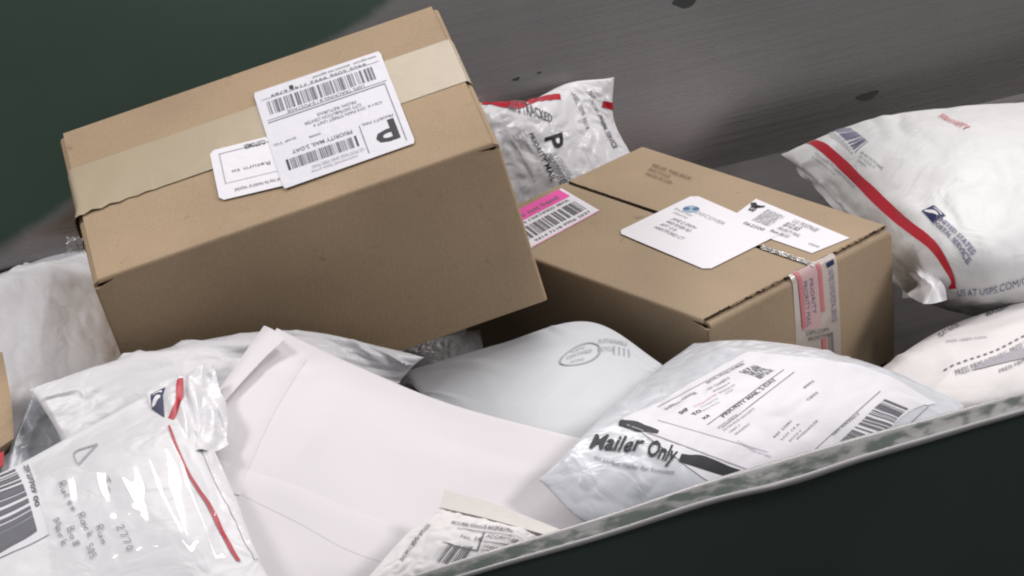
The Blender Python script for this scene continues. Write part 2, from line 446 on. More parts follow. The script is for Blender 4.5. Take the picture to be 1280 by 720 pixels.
# steel with worn green paint
def steel_mat(name, paint_gradient, base=(0.33, 0.309, 0.304), metal=0.93, rough=(0.25, 0.30), green=(0.026, 0.058, 0.042)):
    mt, nt, b = new_mat(name)
    L = nt.links
    geo = nt.nodes.new('ShaderNodeNewGeometry')
    vm = nt.nodes.new('ShaderNodeMapping'); vm.vector_type = 'POINT'
    vm.inputs['Rotation'].default_value = (0, 0, -ANG); L.new(geo.outputs['Position'], vm.inputs[0])
    sx = nt.nodes.new('ShaderNodeSeparateXYZ'); L.new(vm.outputs[0], sx.inputs[0])
    # brushed streaks along the trough
    mp = nt.nodes.new('ShaderNodeMapping'); mp.inputs['Scale'].default_value = (1.5, 60, 120); L.new(vm.outputs[0], mp.inputs[0])
    br = nt.nodes.new('ShaderNodeTexNoise'); br.inputs['Scale'].default_value = 3; br.inputs['Detail'].default_value = 5; L.new(mp.outputs[0], br.inputs['Vector'])
    bl = nt.nodes.new('ShaderNodeTexNoise'); bl.inputs['Scale'].default_value = 4.5; bl.inputs['Detail'].default_value = 3; L.new(vm.outputs[0], bl.inputs['Vector'])
    steel = ramp(nt, bl.outputs[0], [(0.3, tuple(c*0.86 for c in base)), (0.7, base)])
    # wear mask
    nz = nt.nodes.new('ShaderNodeTexNoise'); nz.inputs['Scale'].default_value = 7; nz.inputs['Detail'].default_value = 8; nz.inputs['Roughness'].default_value = 0.65; L.new(vm.outputs[0], nz.inputs['Vector'])
    f = paint_gradient(nt, sx, nz)
    paint = ramp(nt, bl.outputs[0], [(0.3, tuple(c*0.88 for c in green)), (0.7, tuple(c*1.08 for c in green))])
    mc = nt.nodes.new('ShaderNodeMix'); mc.data_type = 'RGBA'; L.new(f, mc.inputs[0]); L.new(steel.outputs[0], mc.inputs[6]); L.new(paint.outputs[0], mc.inputs[7])
    L.new(mc.outputs[2], b.inputs['Base Color'])
    inv = nt.nodes.new('ShaderNodeMath'); inv.operation = 'SUBTRACT'; inv.inputs[0].default_value = 1.0; L.new(f, inv.inputs[1])
    ml = nt.nodes.new('ShaderNodeMath'); ml.operation = 'MULTIPLY'; ml.inputs[1].default_value = metal; L.new(inv.outputs[0], ml.inputs[0]); L.new(ml.outputs[0], b.inputs['Metallic'])
    ro = nt.nodes.new('ShaderNodeMapRange'); L.new(br.outputs[0], ro.inputs[0]); ro.inputs[1].default_value = 0.3; ro.inputs[2].default_value = 0.7; ro.inputs[3].default_value = rough[0]; ro.inputs[4].default_value = rough[1]
    rm = nt.nodes.new('ShaderNodeMix'); rm.data_type = 'FLOAT'; L.new(f, rm.inputs[0]); L.new(ro.outputs[0], rm.inputs[2]); rm.inputs[3].default_value = 0.5
    L.new(rm.outputs[0], b.inputs['Roughness'])
    a = bump(nt, b, br.outputs[0], 0.012, 0.0003)
    m3 = nt.nodes.new('ShaderNodeMapping'); m3.inputs['Scale'].default_value = (5.5, 0.8, 1.1); L.new(vm.outputs[0], m3.inputs[0])
    b3 = nt.nodes.new('ShaderNodeTexNoise'); b3.inputs['Scale'].default_value = 1; b3.inputs['Detail'].default_value = 2; L.new(m3.outputs[0], b3.inputs['Vector'])
    bump(nt, b, b3.outputs[0], 0.18, 0.02, a)
    return mt
def math_n(nt, op, a, b_, c=None):
    n = nt.nodes.new('ShaderNodeMath'); n.operation = op
    for i, v in enumerate((a, b_, c)):
        if v is None: continue
        if isinstance(v, (int, float)): n.inputs[i].default_value = v
        else: nt.links.new(v, n.inputs[i])
    return n.outputs[0]
def smooth_step(nt, x, lo, hi):
    n = nt.nodes.new('ShaderNodeMapRange'); n.interpolation_type = 'SMOOTHSTEP'; nt.links.new(x, n.inputs[0]); n.inputs[1].default_value = lo; n.inputs[2].default_value = hi
    return n.outputs[0]
# paint survives up and to the left on the far wall: parcels have polished the rest
q1 = atw(0, 318, 0); q2 = atw(490, 14, 0)
def trough_uz(p): return np.array([p@UD, p[2]])
a1, a2 = trough_uz(q1), trough_uz(q2)
def far_paint(nt, sx, nz):
    d = a2-a1; nrm = np.array([-d[1], d[0]])/np.linalg.norm(d); c = -(nrm@a1)
    t = math_n(nt, 'MULTIPLY', sx.outputs[0], float(nrm[0])); t2 = math_n(nt, 'MULTIPLY_ADD', sx.outputs[2], float(nrm[1]), t)
    t3 = math_n(nt, 'ADD', t2, float(c)); n0 = math_n(nt, 'SUBTRACT', nz.outputs[0], 0.5)
    t4 = math_n(nt, 'MULTIPLY_ADD', n0, 0.035, t3)
    return smooth_step(nt, t4, -0.008, 0.016)
def floor_paint(nt, sx, nz):
    return smooth_step(nt, nz.outputs[0], 0.80, 0.9)
def full_paint(nt, sx, nz):
    return smooth_step(nt, nz.outputs[0], 0.05, 0.1)
def lip_paint(nt, sx, nz):
    n2 = nt.nodes.new('ShaderNodeTexNoise'); n2.inputs['Scale'].default_value = 62; n2.inputs['Detail'].default_value = 3
    m9 = nt.nodes.new('ShaderNodeMapping'); m9.inputs['Scale'].default_value = (0.55, 1.3, 1.3)
    nt.links.new(nz.inputs['Vector'].links[0].from_socket, m9.inputs[0]); nt.links.new(m9.outputs[0], n2.inputs['Vector'])
    at_ = nt.nodes.new('ShaderNodeAttribute'); at_.attribute_name = 'wear'
    k = math_n(nt, 'MULTIPLY_ADD', n2.outputs[0], 1.6, -0.60); k2 = math_n(nt, 'SUBTRACT', k, at_.outputs['Fac'])
    return smooth_step(nt, k2, -0.02, 0.30)
M['far_steel'] = steel_mat('far_steel', far_paint)
M['floor_steel'] = steel_mat('floor_steel', floor_paint, (0.042, 0.041, 0.041), 0.35, (0.4, 0.5))
M['green_paint'] = steel_mat('green_paint', full_paint, green=(0.022, 0.038, 0.029))
M['lip_steel'] = steel_mat('lip_steel', lip_paint, (0.34, 0.33, 0.33), 0.45, (0.32, 0.44), (0.085, 0.108, 0.090))

# ------------------------------------------------------------------ the metal trough
RIM = 0.19
trough = thing('sorting_chute', at(640, 700, 0.0), 'worn steel parcel chute with dark green paint and a bent front rim', 'chute')
def uvz(u, v, z): return UD*u+VD*v+ZD*z
ju, jv = J0@UD, J0@VD
U0, U1 = -2.2, 2.2
nu = 90
us = np.linspace(U0, U1, nu)
r_in = [at(573, 701, RIM), at(970, 572, RIM), at(1275, 490, RIM)]
rv = np.interp(us, [p@UD for p in r_in], [p@VD for p in r_in])
# rim runs on straight beyond the frame
def rimv(u):
    pu = [p@UD for p in r_in]; pv = [p@VD for p in r_in]
    k0 = (pv[1]-pv[0])/(pu[1]-pu[0]); k1 = (pv[2]-pv[1])/(pu[2]-pu[1])
    b = pv[1]; s = u-pu[1]
    return b+np.where(s < 0, k0*s, k1*s)
pu1 = r_in[1]@UD
vr = rimv(us)
rng = np.random.default_rng(3)
# floor
P = np.array([[uvz(u, v, 0) for u in us] for v in np.linspace(min(vr)-0.02, jv, 24)])
for k, u in enumerate(us): P[:, k] = np.array([uvz(u, v, 0) for v in np.linspace(vr[k]+0.002, jv, 24)])
P[..., 2] += smooth_noise(24, nu, (4, 14), rng)*0.0012
P[-1, :, 2] = 0; P[0, :, 2] = 0
V, F = solid(P, P-np.array([0, 0, 0.004])); mesh_obj('chute_floor', V, F, M['floor_steel'], trough)
# far wall, bent up with a small radius from the floor
hs = np.concatenate([[-0.006, 0.02], np.linspace(0.05, 0.78, 30)])
P = np.array([[uvz(u, jv, 0)+WUP*h+VD*(0.001+0.13*max(h, 0)**2) for u in us] for h in hs])
dent = smooth_noise(len(hs), nu, (5, 12), rng)*0.0022
dent[:2] *= 0.1
P = P+WN[None, None]*dent[..., None]
V, F = solid(P, P-WN*0.004); mesh_obj('far_wall', V, F, M['far_steel'], trough)
# dents and scuffs knocked into the far wall
scuff = plain('scuff', (0.035, 0.038, 0.036), 0.6, 0.3)
fw = Surf(P)
for (cx, cy, rx, ry) in ((858, 1, 16, 8), (1084, 120, 14, 5), (645, 99, 5, 2), (674, 91, 3, 1.4)):
    th = np.linspace(0, 2*math.pi, 19)[:-1]; rr = 1+0.18*np.sin(th*3+cx)
    pts = [fw.at(fw.inv(cx+rx*math.cos(t)*q, cy-0.28*rx*math.cos(t)*q+ry*math.sin(t)*q), 0.0006) for t, q in zip(th, rr)]
    c = np.mean(pts, 0)-WN*0.0003
    mesh_obj('scuff_mark', np.array([c]+pts), [(0, i+1, (i+1) % 18+1) for i in range(18)], scuff, trough)
# near wall: inner face, folded lip, outer face
wob = smooth_noise(1, nu*4, (1, 30), rng)[0]
us2 = np.linspace(U0, U1, nu*4); vr2 = rimv(us2)
dz = -0.004*np.exp(-((us2-pu1-0.0)/0.05)**2)+0.0012*wob
tw = 0.004*np.exp(-((us2-pu1)/0.07)**2)
prof = [(0.0, -0.19, 0), (0.0, -0.10, 0), (0.0, -0.02, 0.1), (0.0005, -0.004, 0.4), (-0.001, -0.0006, 0.62), (-0.003, 0.0, 0.62), (-0.006, -0.0012, 0.40), (-0.009, -0.0036, 0.06), (-0.014, -0.0072, 0.0), (-0.019, -0.0112, 0.0), (-0.0222, -0.0140, 0.10),
        (-0.0232, -0.0134, 0.5), (-0.0256, -0.0136, 0.7), (-0.0272, -0.0156, 0.7), (-0.0274, -0.0190, 0.7), (-0.0262, -0.0215, 0.5), (-0.022, -0.0222, 0.1)]
P = np.zeros((len(prof), len(us2), 3)); wear = np.zeros((len(prof), len(us2)))
g_ = 0.60+0.17*np.exp(-((us2-pu1)/0.13)**2)+0.10*np.clip((us2-pu1)/0.15, 0, 1)
for j, (dv, zz, wr) in enumerate(prof):
    gz = g_ if zz > -0.09 else 1.0
    k = 1.0 if zz > -0.09 else 0.0
    f = min(1.0, -dv/0.03)
    P[j] = us2[:, None]*UD+(vr2+dv*gz-tw*f)[:, None]*VD+(RIM+zz*gz+k*dz*(0.6+0.5*f))[:, None]*ZD
    wear[j] = wr
o = mesh_obj('rim', *solid(P, P-grid_normals(P)*(-0.002)), M['lip_steel'], trough)
at_ = o.data.attributes.new('wear', 'FLOAT', 'POINT'); at_.data.foreach_set('value', np.concatenate([wear.ravel(), wear.ravel()]).astype(np.float32))
zs = np.linspace(RIM-0.0115, -0.9, 22)
g4 = g_[::4]
P = np.array([us2[::4, None]*UD+(vr2[::4]-0.0195*g4-0.0015*np.sin(us2[::4]*9))[:, None]*VD+z*ZD for z in zs])
mesh_obj('outer_panel', *solid(P, P+VD*0.003), M['green_paint'], trough)

ground = mesh_obj('ground', *solid(np.array([[(-6, -6, -0.95), (6, -6, -0.95)], [(-6, 6, -0.95), (6, 6, -0.95)]], float), t=0.05), plain('concrete', (0.10, 0.10, 0.10), 0.8), None, smooth=False)
ground['kind'] = 'structure'

# ------------------------------------------------------------------ cardboard boxes
class Box:
    def __init__(s, O, R, dims):
        s.O = O; s.R = R; s.L, s.W, s.H = dims       # axes: x long, y toward the camera, z down
    def __call__(s, x, y, z):
        x, y, z = np.broadcast_arrays(np.asarray(x, float), np.asarray(y, float), np.asarray(z, float))
        return s.O+np.stack([x, y, z], -1) @ s.R.T
def build_box(bx, root, mat, seed, end_lap, seam, flap_gap):
    rng = np.random.default_rng(seed); L, W, H = bx.L, bx.W, bx.H
    ztop = 0.010
    # body sleeve with rounded corners
    r = 0.0035; n = 5; prof = []; zlong = 0.0038
    for (cx, cy, a0) in ((L-r, r, -90), (L-r, W-r, 0), (r, W-r, 90), (r, r, 180)):
        for k in range(n):
            a = math.radians(a0+90*k/(n-1)); prof.append((cx+r*math.cos(a), cy+r*math.sin(a)))
    full = []
    for i, p in enumerate(prof):
        q = prof[(i+1) % len(prof)]; d = math.hypot(q[0]-p[0], q[1]-p[1]); k = max(1, int(d/0.02))
        for j in range(k): full.append((p[0]+(q[0]-p[0])*j/k, p[1]+(q[1]-p[1])*j/k))
    full = np.array(full); m = len(full); zs = np.linspace(ztop, H, 16)
    cen = np.array([L/2, W/2])
    bulge = np.cumsum(rng.normal(0, 1, m)); bulge = bulge-np.linspace(0, bulge[-1]-bulge[0], m)
    Vv = []
    for j, z in enumerate(zs):
        t = (z-ztop)/(H-ztop); bow = 0.0022*math.sin(math.pi*t)
        fx = full[:, 0]; fy = full[:, 1]
        wx = np.sin(np.pi*np.clip(fy/W, 0, 1)); wy = np.sin(np.pi*np.clip(fx/L, 0, 1))
        ox = np.where(fx > L-0.002, 1, np.where(fx < 0.002, -1, 0))*bow*wx; oy = np.where(fy > W-0.002, 1, np.where(fy < 0.002, -1, 0))*bow*wy
        zt_ = np.where(((fy < 1e-5) | (fy > W-1e-5)) & (fx > 0.005) & (fx < L-0.005), zlong, ztop)
        Vv.append(bx(fx+ox, fy+oy, zt_+(H-zt_)*t))
    for j in (len(zs)-1, 0):        # inner skin
        z = zs[j]; k = 0.004; fx = cen[0]+(full[:, 0]-cen[0])*(1-2*k/L); fy = cen[1]+(full[:, 1]-cen[1])*(1-2*k/W)
        Vv.append(bx(fx, fy, (zt_+(H-zt_)*(1.0 if j else 0.0))))
    Vv = np.concatenate(Vv); rows = len(zs)+2; F = []
    for j in range(rows):
        a = j*m; b = ((j+1) % rows)*m
        for i in range(m): F.append((a+i, a+(i+1) % m, b+(i+1) % m, b+i))
    body = mesh_obj('box_body', Vv, F, mat, root)
    # bottom
    X, Y = np.meshgrid(np.linspace(0.003, L-0.003, 8), np.linspace(0.003, W-0.003, 8))
    mesh_obj('bottom_panel', *solid(bx(X, Y, H-0.0045+0*X), bx(X, Y, H-0.0005+0*X)), mat, root, smooth=False)
    # major flaps, hinged on the long walls
    surf = {}
    for side in (0, 1):
        r2 = 0.004; ang = np.linspace(0, math.pi/2, 6)
        yz = [(r2-r2*math.cos(a), r2-r2*math.sin(a)) for a in ang]
        ye = seam-flap_gap/2 if side == 0 else W-seam-flap_gap/2
        yz += [(y, 0.0) for y in np.linspace(r2+0.006, ye, 12)]
        yz = np.array(yz); x0, x1 = end_lap
        X, K = np.meshgrid(np.linspace(x0, L-x1, 40), np.arange(len(yz)))
        Yc = yz[K, 0]; Zc = yz[K, 1].copy()
        warp = smooth_noise(len(yz), 40, (2, 4), rng)*0.0003
        warp = warp*np.clip((yz[K, 0])/0.05, 0, 1)
        Zc = Zc+warp-0.0006*0
        Yy = Yc if side == 0 else W-Yc
        Po = bx(X, Yy, Zc)
        if side == 0: Po = Po[::-1]
        N = grid_normals(Po)
        up = bx.R @ np.array([0, 0, -1.0])
        sgn = np.sign((N[N.shape[0]//2, N.shape[1]//2]) @ up)
        if sgn < 0: Po = Po[:, ::-1]; N = grid_normals(Po)
        mesh_obj('top_flap', *solid(Po, Po-N*0.0036), mat, root)
        surf[side] = Po
    # minor flaps seen at the ends
    for e in (0, 1):
        r3 = 0.005; ang = np.linspace(0, math.pi/2, 5); zt = 0.0042
        xz = [(0.0, ztop+0.0)]+[(r3-r3*math.cos(a), zt+r3-r3*math.sin(a)) for a in ang]+[(x, zt) for x in np.linspace(0.02, min(0.16, L*0.3), 4)]
        xz = np.array(xz)
        Yy, K = np.meshgrid(np.linspace(0.005, W-0.005, 24), np.arange(len(xz)))
        xx = xz[K, 0] if e == 0 else L-xz[K, 0]
        Po = bx(xx, Yy, xz[K, 1])
        N = grid_normals(Po); up = bx.R @ np.array([0, 0, -1.0])
        if N[-1, 5] @ up < 0: Po = Po[:, ::-1]; N = grid_normals(Po)
        mesh_obj('inner_flap', *solid(Po, Po-N*0.0034), mat, root)
    X, Y = np.meshgrid(np.linspace(0.004, L-0.004, 24), np.linspace(0.002, W-0.002, 20))
    P = bx(X, Y, -0.0004+0*X)
    S = Surf(P[::-1]);   # rows near to far
    if S.N[5, 5] @ (bx.R @ np.array([0, 0, -1.0])) < 0: S.N = -S.N
    return S

def rodr(wv):
    wv = np.array(wv); t = np.linalg.norm(wv); k = wv/t; K = np.array([[0, -k[2], k[1]], [k[2], 0, -k[0]], [-k[1], k[0], 0]])
    return np.eye(3)+math.sin(t)*K+(1-math.cos(t))*K@K

O1 = np.array([-0.697085, 0.264812, 0.311179])
R1 = np.array([[0.959771, 0.206985, 0.189728], [0.180473, -0.972398, 0.147892], [0.215103, -0.107702, -0.970634]])
B1 = Box(O1, R1, (0.4416, 0.327537, 0.204501))
O2 = np.array([-0.053384, 0.481714, 0.162262])
R2 = np.array([[0.703282, -0.710911, 0], [-0.710911, -0.703282, 0], [0, 0, -1.0]])
B2 = Box(O2, R2, (0.38, 0.30083, 0.1600))

# ---- large box
big = thing('cardboard_box', B1(B1.L/2, B1.W/2, B1.H), 'large tilted brown cardboard box sealed with wide tan tape and two overlapping labels', 'box')
S1 = build_box(B1, big, M['cardboard'], 11, (0.006, 0.006), B1.W*0.44, 0.002)
def tape_strip(bx, root, mat, y0, y1, x_from, drops, name, lift=None, ny=16, off=0.0009, step=0.0035):
    """tape along x over the top and down both ends; drops = how far it goes down at each end"""
    L = bx.L; path = []
    for z in np.linspace(drops[0], 0.011, 6) if drops[0] else []: path.append((-off, z))
    if drops[0]: path += [(-off+0.0004, 0.007), (0.0006, 0.0035), (0.0022, 0.0008), (0.004, -off)]
    x0 = 0.008 if drops[0] else x_from
    for x in np.linspace(x0 if drops[0] else x_from, L-0.005, 44 if drops[0] else 3): path.append((x, -off))
    if drops[1]:
        path += [(L-0.004, -off), (L-0.0022, 0.0008), (L-0.0006, 0.0035), (L+off-0.0004, 0.007)]
        for z in np.linspace(0.011, drops[1], 24): path.append((L+off+0.0016*math.sin(math.pi*min(1, (z-0.01)/bx.H)), z))
    path = np.array(path)
    Yv = np.linspace(y0, y1, ny)
    X = np.broadcast_to(path[:, 0][None], (ny, len(path))).copy(); Z = np.broadcast_to(path[:, 1][None], X.shape).copy()
    Yg = np.broadcast_to(Yv[:, None], X.shape).copy()
    if lift is not None:
        dx, dy, dz = lift(X, (Yg-y0)/(y1-y0), Z); X = X+dx; Yg = Yg+dy; Z = Z+dz
    P = bx(X, Yg, Z)[::-1]
    N = grid_normals(P); mid = N[ny//2, len(path)//2] @ (bx.R @ np.array([0, 0, -1.0]))
    if mid < 0: P = P[::-1]; N = grid_normals(P)
    o = mesh_obj(name, *solid(P, P-N*0.00025), mat, root)
    return Surf(P, N), o
def lift1(X, v, Z):
    e = np.clip((v-0.80)/0.20, 0, 1)*np.exp(-np.clip(X+0.0, 0, 1)/0.035)
    k = np.exp(-((X-0.03)/0.05)**2)
    return -0.004*e*(Z > 0.0005), 0.004*e+0.002*k*np.sin(X*300)*(v > 0.9), -0.0030*e*(0.6+0.4*np.sin(X*420))-0.0007*np.abs(np.sin(X*60+v*3))*k
tape_strip(B1, big, M['paper_tape'], B1.W*0.27, B1.W*0.575, 0, (0.045, 0.05), 'packing_tape', lift1)
# crumpled end of clear tape hanging at the far left corner
rngc = np.random.default_rng(8)
c0 = B1(-0.004, B1.W*0.66, 0.016)
G = np.zeros((12, 14, 3))
for j in range(12):
    for i in range(14):
        a = (i/13-0.5)*0.028; b_ = (j/11-0.5)*0.020
        G[j, i] = c0+np.array([-0.006+a*0.6, b_*0.3, b_*0.7-0.002])+rngc.normal(0, 0.0015, 3)
mesh_obj('tape_scrap', *solid(G, t=0.0002), M['clear_edge'], big, smooth=False)

# return label, then the shipping label on top of it (both stand on their heads)
f = Frame(S1, (352, 173-4), (259, 191), (369, 232), (275, 252))
f = Frame(S1, (365, 164), (262, 190), (380, 227), (275, 252))
# upright: x to the left in the picture, y up = towards the bottom edge of the photograph's label
lab = f.sheet('return_label', M['label'], big, 0.0011, (20, 16), 0.05)
f.marks('label_frame', [(0.0, 0.10, 0.90, 0.115), (0.885, 0.11, 0.897, 0.72), (0.0, 0.70, 0.88, 0.708)], M['faded_ink'], lab, 0.0014)
f.text('printed_text', [('CUSTOMER', 0.33, 0.05, 0.09, 0.26, 0.012)], M['ink'], lab, 0.0014)
f.text('printed_text', [('Return to', 0.33, 0.48, 0.07), ('label may be reused or recycled', 0.22, 0.84, 0.075, 0.58)], M['soft_ink'], lab, 0.0014)
f = Frame(S1, (475, 65), (317, 118), (520, 180), (355, 238))
lab = f.sheet('shipping_label', M['label_grey'], big, 0.0017, (36, 30), 0.012)
mk = lambda r, mat='soft_ink', nm='printed_line': f.marks(nm, r, M[mat], lab, 0.0021)
mk([(0.06, 0.335, 0.985, 0.342), (0.055, 0.985, 0.94, 0.99), (0.05, 0.335, 0.056, 0.985), (0.94, 0.335, 0.946, 0.985), (0.055, 0.66, 0.945, 0.666)][:0]+[(0.055, 0.34, 0.96, 0.347), (0.05, 0.34, 0.056, 0.95), (0.335, 0.665, 0.341, 0.95)], 'soft_ink')
mk([(0.03, 0.315, 0.96, 0.322), (0.03, 0.10, 0.96, 0.105)], 'faded_ink')
mk(barcode(0.10, 0.135, 0.94, 0.27, 5, 92), 'soft_ink', 'barcode')
f.text('printed_text', [('USPS TRACKING # / E-POSTAGE', 0.20, 0.285, 0.030, 0.60), ('9405 5096 9993 7145 6789', 0.13, 0.075, 0.030, 0.75), ('www.usps.com   electronic rate approved', 0.04, 0.035, 0.028, 0.5)], M['soft_ink'], lab, 0.0021)
f.text('bold_print', [('P', 0.085, 0.705, 0.20, 0.17, 0.02)], M['ink'], lab, 0.0021)
f.text('printed_text', [('PRIORITY MAIL 2-DAY', 0.40, 0.675, 0.038, 0.46, 0.006)], M['soft_ink'], lab, 0.0021)
f.text('printed_text', [('PRIORITY MAIL', 0.08, 0.655, 0.028, 0.24)], M['soft_ink'], lab, 0.0021)
f.text('printed_text', [('SHIP TO:', 0.80, 0.56, 0.022), ('1010 MAIN STREET UNIT 4', 0.25, 0.50, 0.03, 0.40), ('CITY DISTRIBUTION CENTER', 0.27, 0.455, 0.03, 0.44), ('FROM: RETURNS', 0.30, 0.41, 0.03, 0.30), ('C014', 0.12, 0.50, 0.024), ('0006', 0.62, 0.60, 0.022)], M['soft_ink'], lab, 0.0021)
mk(barcode(0.42, 0.745, 0.90, 0.85, 61, 84)[::1], 'soft_ink', 'postage_code')
mk([(0.385, 0.745, 0.40, 0.85), (0.905, 0.745, 0.922, 0.85)], 'ink', 'postage_code')
f.text('printed_text', [('US POSTAGE AND FEES PAID', 0.36, 0.88, 0.03, 0.40), ('commercial base price', 0.42, 0.925, 0.028, 0.35)], M['faded_ink'], lab, 0.0021)
mk([(0.905+0.02, 0.01, 0.99, 0.04)][:0]+[(0.70, 0.05, 0.73, 0.09)], 'ink', 'printed_mark')

# ---- smaller box
small = thing('cardboard_box', B2(B2.L/2, B2.W/2, B2.H), 'smaller flat brown cardboard box with a pink sticker and red striped tape', 'box')
S2 = build_box(B2, small, M['cardboard_pale'], 23, (0.004, 0.0085), B2.W*0.43, 0.007)
def lift2(X, v, Z):
    return 0*X, 0*X, -0.0008*np.abs(np.sin(v*23+X*40))
tp, _ = tape_strip(B2, small, M['clear_tape'], B2.W*0.315, B2.W*0.555, B2.L*0.985, (0, 0.148), 'printed_tape', lift2, off=0.0009)
tapef = Frame(tp, (1002, 470), (1046, 452), (985, 345), (1039, 326))
tpo = [c for c in small.children if c.name.startswith('printed_tape')][0]
tapef.marks('tape_tint', [(0.12, 0.36, 0.62, 0.98)], M['rose'], tpo, 0.0004)
tapef.marks('red_stripe', [(0.10, 0.38, 0.20, 0.97), (0.62, 0.50, 0.72, 0.99), (0.60, 0.0, 0.72, 0.26)], M['faded_red'], tpo, 0.0008)
tapef.marks('tape_line', barcode(0.78, 0.0, 0.93, 0.30, 4, 8), M['soft_ink'], tpo, 0.0008)
vf = Frame(tp, (1032, 326+3), (1042, 455), (1043, 323), (1052, 450))
vf.text('printed_text', [('UNITED STATES POSTAL SERVICE', 0.10, 0.1, 0.55, 0.50)], M['violet_ink'], tpo, 0.0008)
vf.marks('postal_emblem', [(0.0, 0.0, 0.07, 0.8)], M['navy'], tpo, 0.0008)
vf = Frame(tp, (1000, 350), (1010, 455), (1015, 343), (1026, 450))
vf.text('printed_text', [('PRIORITY MAIL', 0.05, 0.15, 0.34, 0.52), ('PRIORITY', 0.05, 0.68, 0.30, 0.40)], M['violet_ink'], tpo, 0.0009)
tapef.text('printed_text', [('USPS.COM/', 0.20, 0.315, 0.035, 0.62), ('PRIORITYMAIL', 0.24, 0.265, 0.035, 0.66)], M['soft_ink'], tpo, 0.0009)
# crinkled clear tape over the open seam
seam_y = B2.W*0.43
rg = np.random.default_rng(4)
xs = np.linspace(B2.L*0.80, B2.L+0.001, 40); vs = np.linspace(-1, 1, 7)
X, Vg = np.meshgrid(xs, vs)
Zr = -0.0016-0.0022*np.exp(-(Vg*1.3)**2)*np.abs(rg.normal(0.6, 0.6, X.shape))
P = B2(X, seam_y+Vg*0.004, Zr)[::-1]
mesh_obj('crinkled_seam_tape', *solid(P, P+np.array([0, 0, -0.0002])), M['clear_edge'], small, smooth=False)
# open flutes along the short edge; the seam strip is gap shade painted dark
dark_fl = plain('flute_gap_dark', (0.055, 0.035, 0.022), 0.9)
def dark_band(name, a, b, top, bot, n, parent, jit):
    k = np.linspace(0, 1, n)
    A = np.array([a]); B_ = np.array([b]); Lp = A*(1-k[:, None])+B_*k[:, None]
    up_ = rg.uniform(-jit, jit, n); lo_ = rg.uniform(-jit, jit, n)
    P = np.stack([B2(Lp[:, 0], Lp[:, 1], bot+lo_), B2(Lp[:, 0], Lp[:, 1], top+up_)])
    return mesh_obj(name, P, quads(2, n), dark_fl, parent, smooth=False)
xe = B2.L-0.0085+0.0004
dark_band('flutes_or_gap_shade', (xe, B2.W-0.004), (xe, 0.004), -0.0002, 0.0034, 160, small, 0.0007)
dark_band('flutes_or_gap_shade', (0.004, seam_y-0.0031), (B2.L-0.0086, seam_y-0.0031), 0.0001, 0.0034, 160, small, 0.0006)  # dark strip stands in for the shade inside the open seam
# torn paper curls at the end edge
V = []; F = []
for k in range(60):
    y = rg.uniform(0.01, B2.W-0.05); l = rg.uniform(0.003, 0.014); c = len(V); x = B2.L-0.0078
    V += [B2(x, y, -0.0004), B2(x, y+l, -0.0006), B2(x+rg.uniform(0.0005, 0.0026), y+l*0.8, rg.uniform(-0.0012, 0.002)), B2(x+0.0012, y+l*0.2, 0.001)]; F.append((c, c+1, c+2, c+3))
o = mesh_obj('torn_edge', V, F, M['flute'], small, smooth=False); o['kind'] = 'stuff'
# labels
f = Frame(S2, (771, 291), (884, 339), (868, 244), (978, 292))
lab = f.sheet('address_label', M['label'], small, 0.0010, (26, 20), 0.05)
e = f
e.text('printed_text', [('DISCOVER', 0.235, 0.735, 0.055, 0.32, 0.004)], M['faded_ink'], lab, 0.0013)
e.text('printed_text', [('from our', 0.06, 0.66, 0.045), ('returns', 0.10, 0.60, 0.045)], M['faded_ink'], lab, 0.0013)
e.text('typed_address', [('JANE Q SMITH', 0.17, 0.50, 0.05, 0.26), ('4450 RIVER RD', 0.17, 0.425, 0.05, 0.27), ('APT 12 B', 0.17, 0.35, 0.05, 0.17), ('HARTFORD CT', 0.17, 0.275, 0.05, 0.32)], M['soft_ink'], lab, 0.0013)
cc = e.uv(0.16, 0.80); 
def disc(fr, name, cx, cy, r, mat, par, off, sx=1.0, n=20, inner=0.0):
    th = np.linspace(0, 2*math.pi, n+1)
    out = fr.s.at(fr.uv(cx+sx*r*np.cos(th)*fr.h/fr.w, cy+r*np.sin(th)), off); inn = fr.s.at(fr.uv(cx+inner*sx*r*np.cos(th)*fr.h/fr.w, cy+inner*r*np.sin(th)), off)
    P = np.stack([inn, out]); return mesh_obj(name, P, quads(2, n+1, 0, True), mat, par)
disc(e, 'round_emblem', 0.165, 0.765, 0.075, plain('pale_blue', (0.30, 0.42, 0.55), 0.5), lab, 0.0013)
disc(e, 'round_emblem', 0.135, 0.745, 0.032, M['logo_blue'], lab, 0.0015)
disc(e, 'round_emblem', 0.195, 0.80, 0.034, M['logo_blue'], lab, 0.0015)
f = Frame(S2, (880, 286), (1017, 317), (944, 249), (1062, 298))
f = Frame(S2, (862, 273), (1017, 317), (944, 249), (1062, 298))
f = Frame(S2, (905, 279), (1015, 317), (945, 249), (1062, 298))
lab = f.sheet('postage_label', M['label'], small, 0.0006, (24, 12))
f.marks('postage_code', stacked_code(0.19, 0.34, 0.38, 0.84, 9, 9, 20), M['faded_ink'], lab, 0.0015)
f.text('bold_print', [('US', 0.05, 0.60, 0.24, 0.06, 0.03)], M['ink'], lab, 0.0015)
f.poly('eagle_emblem', ([(0.01, 0.80), (0.05, 0.72), (0.09, 0.74), (0.14, 0.84)], [(0.01, 0.83), (0.045, 0.88), (0.08, 0.82), (0.14, 0.90)]), M['ink'], lab, 0.0015)
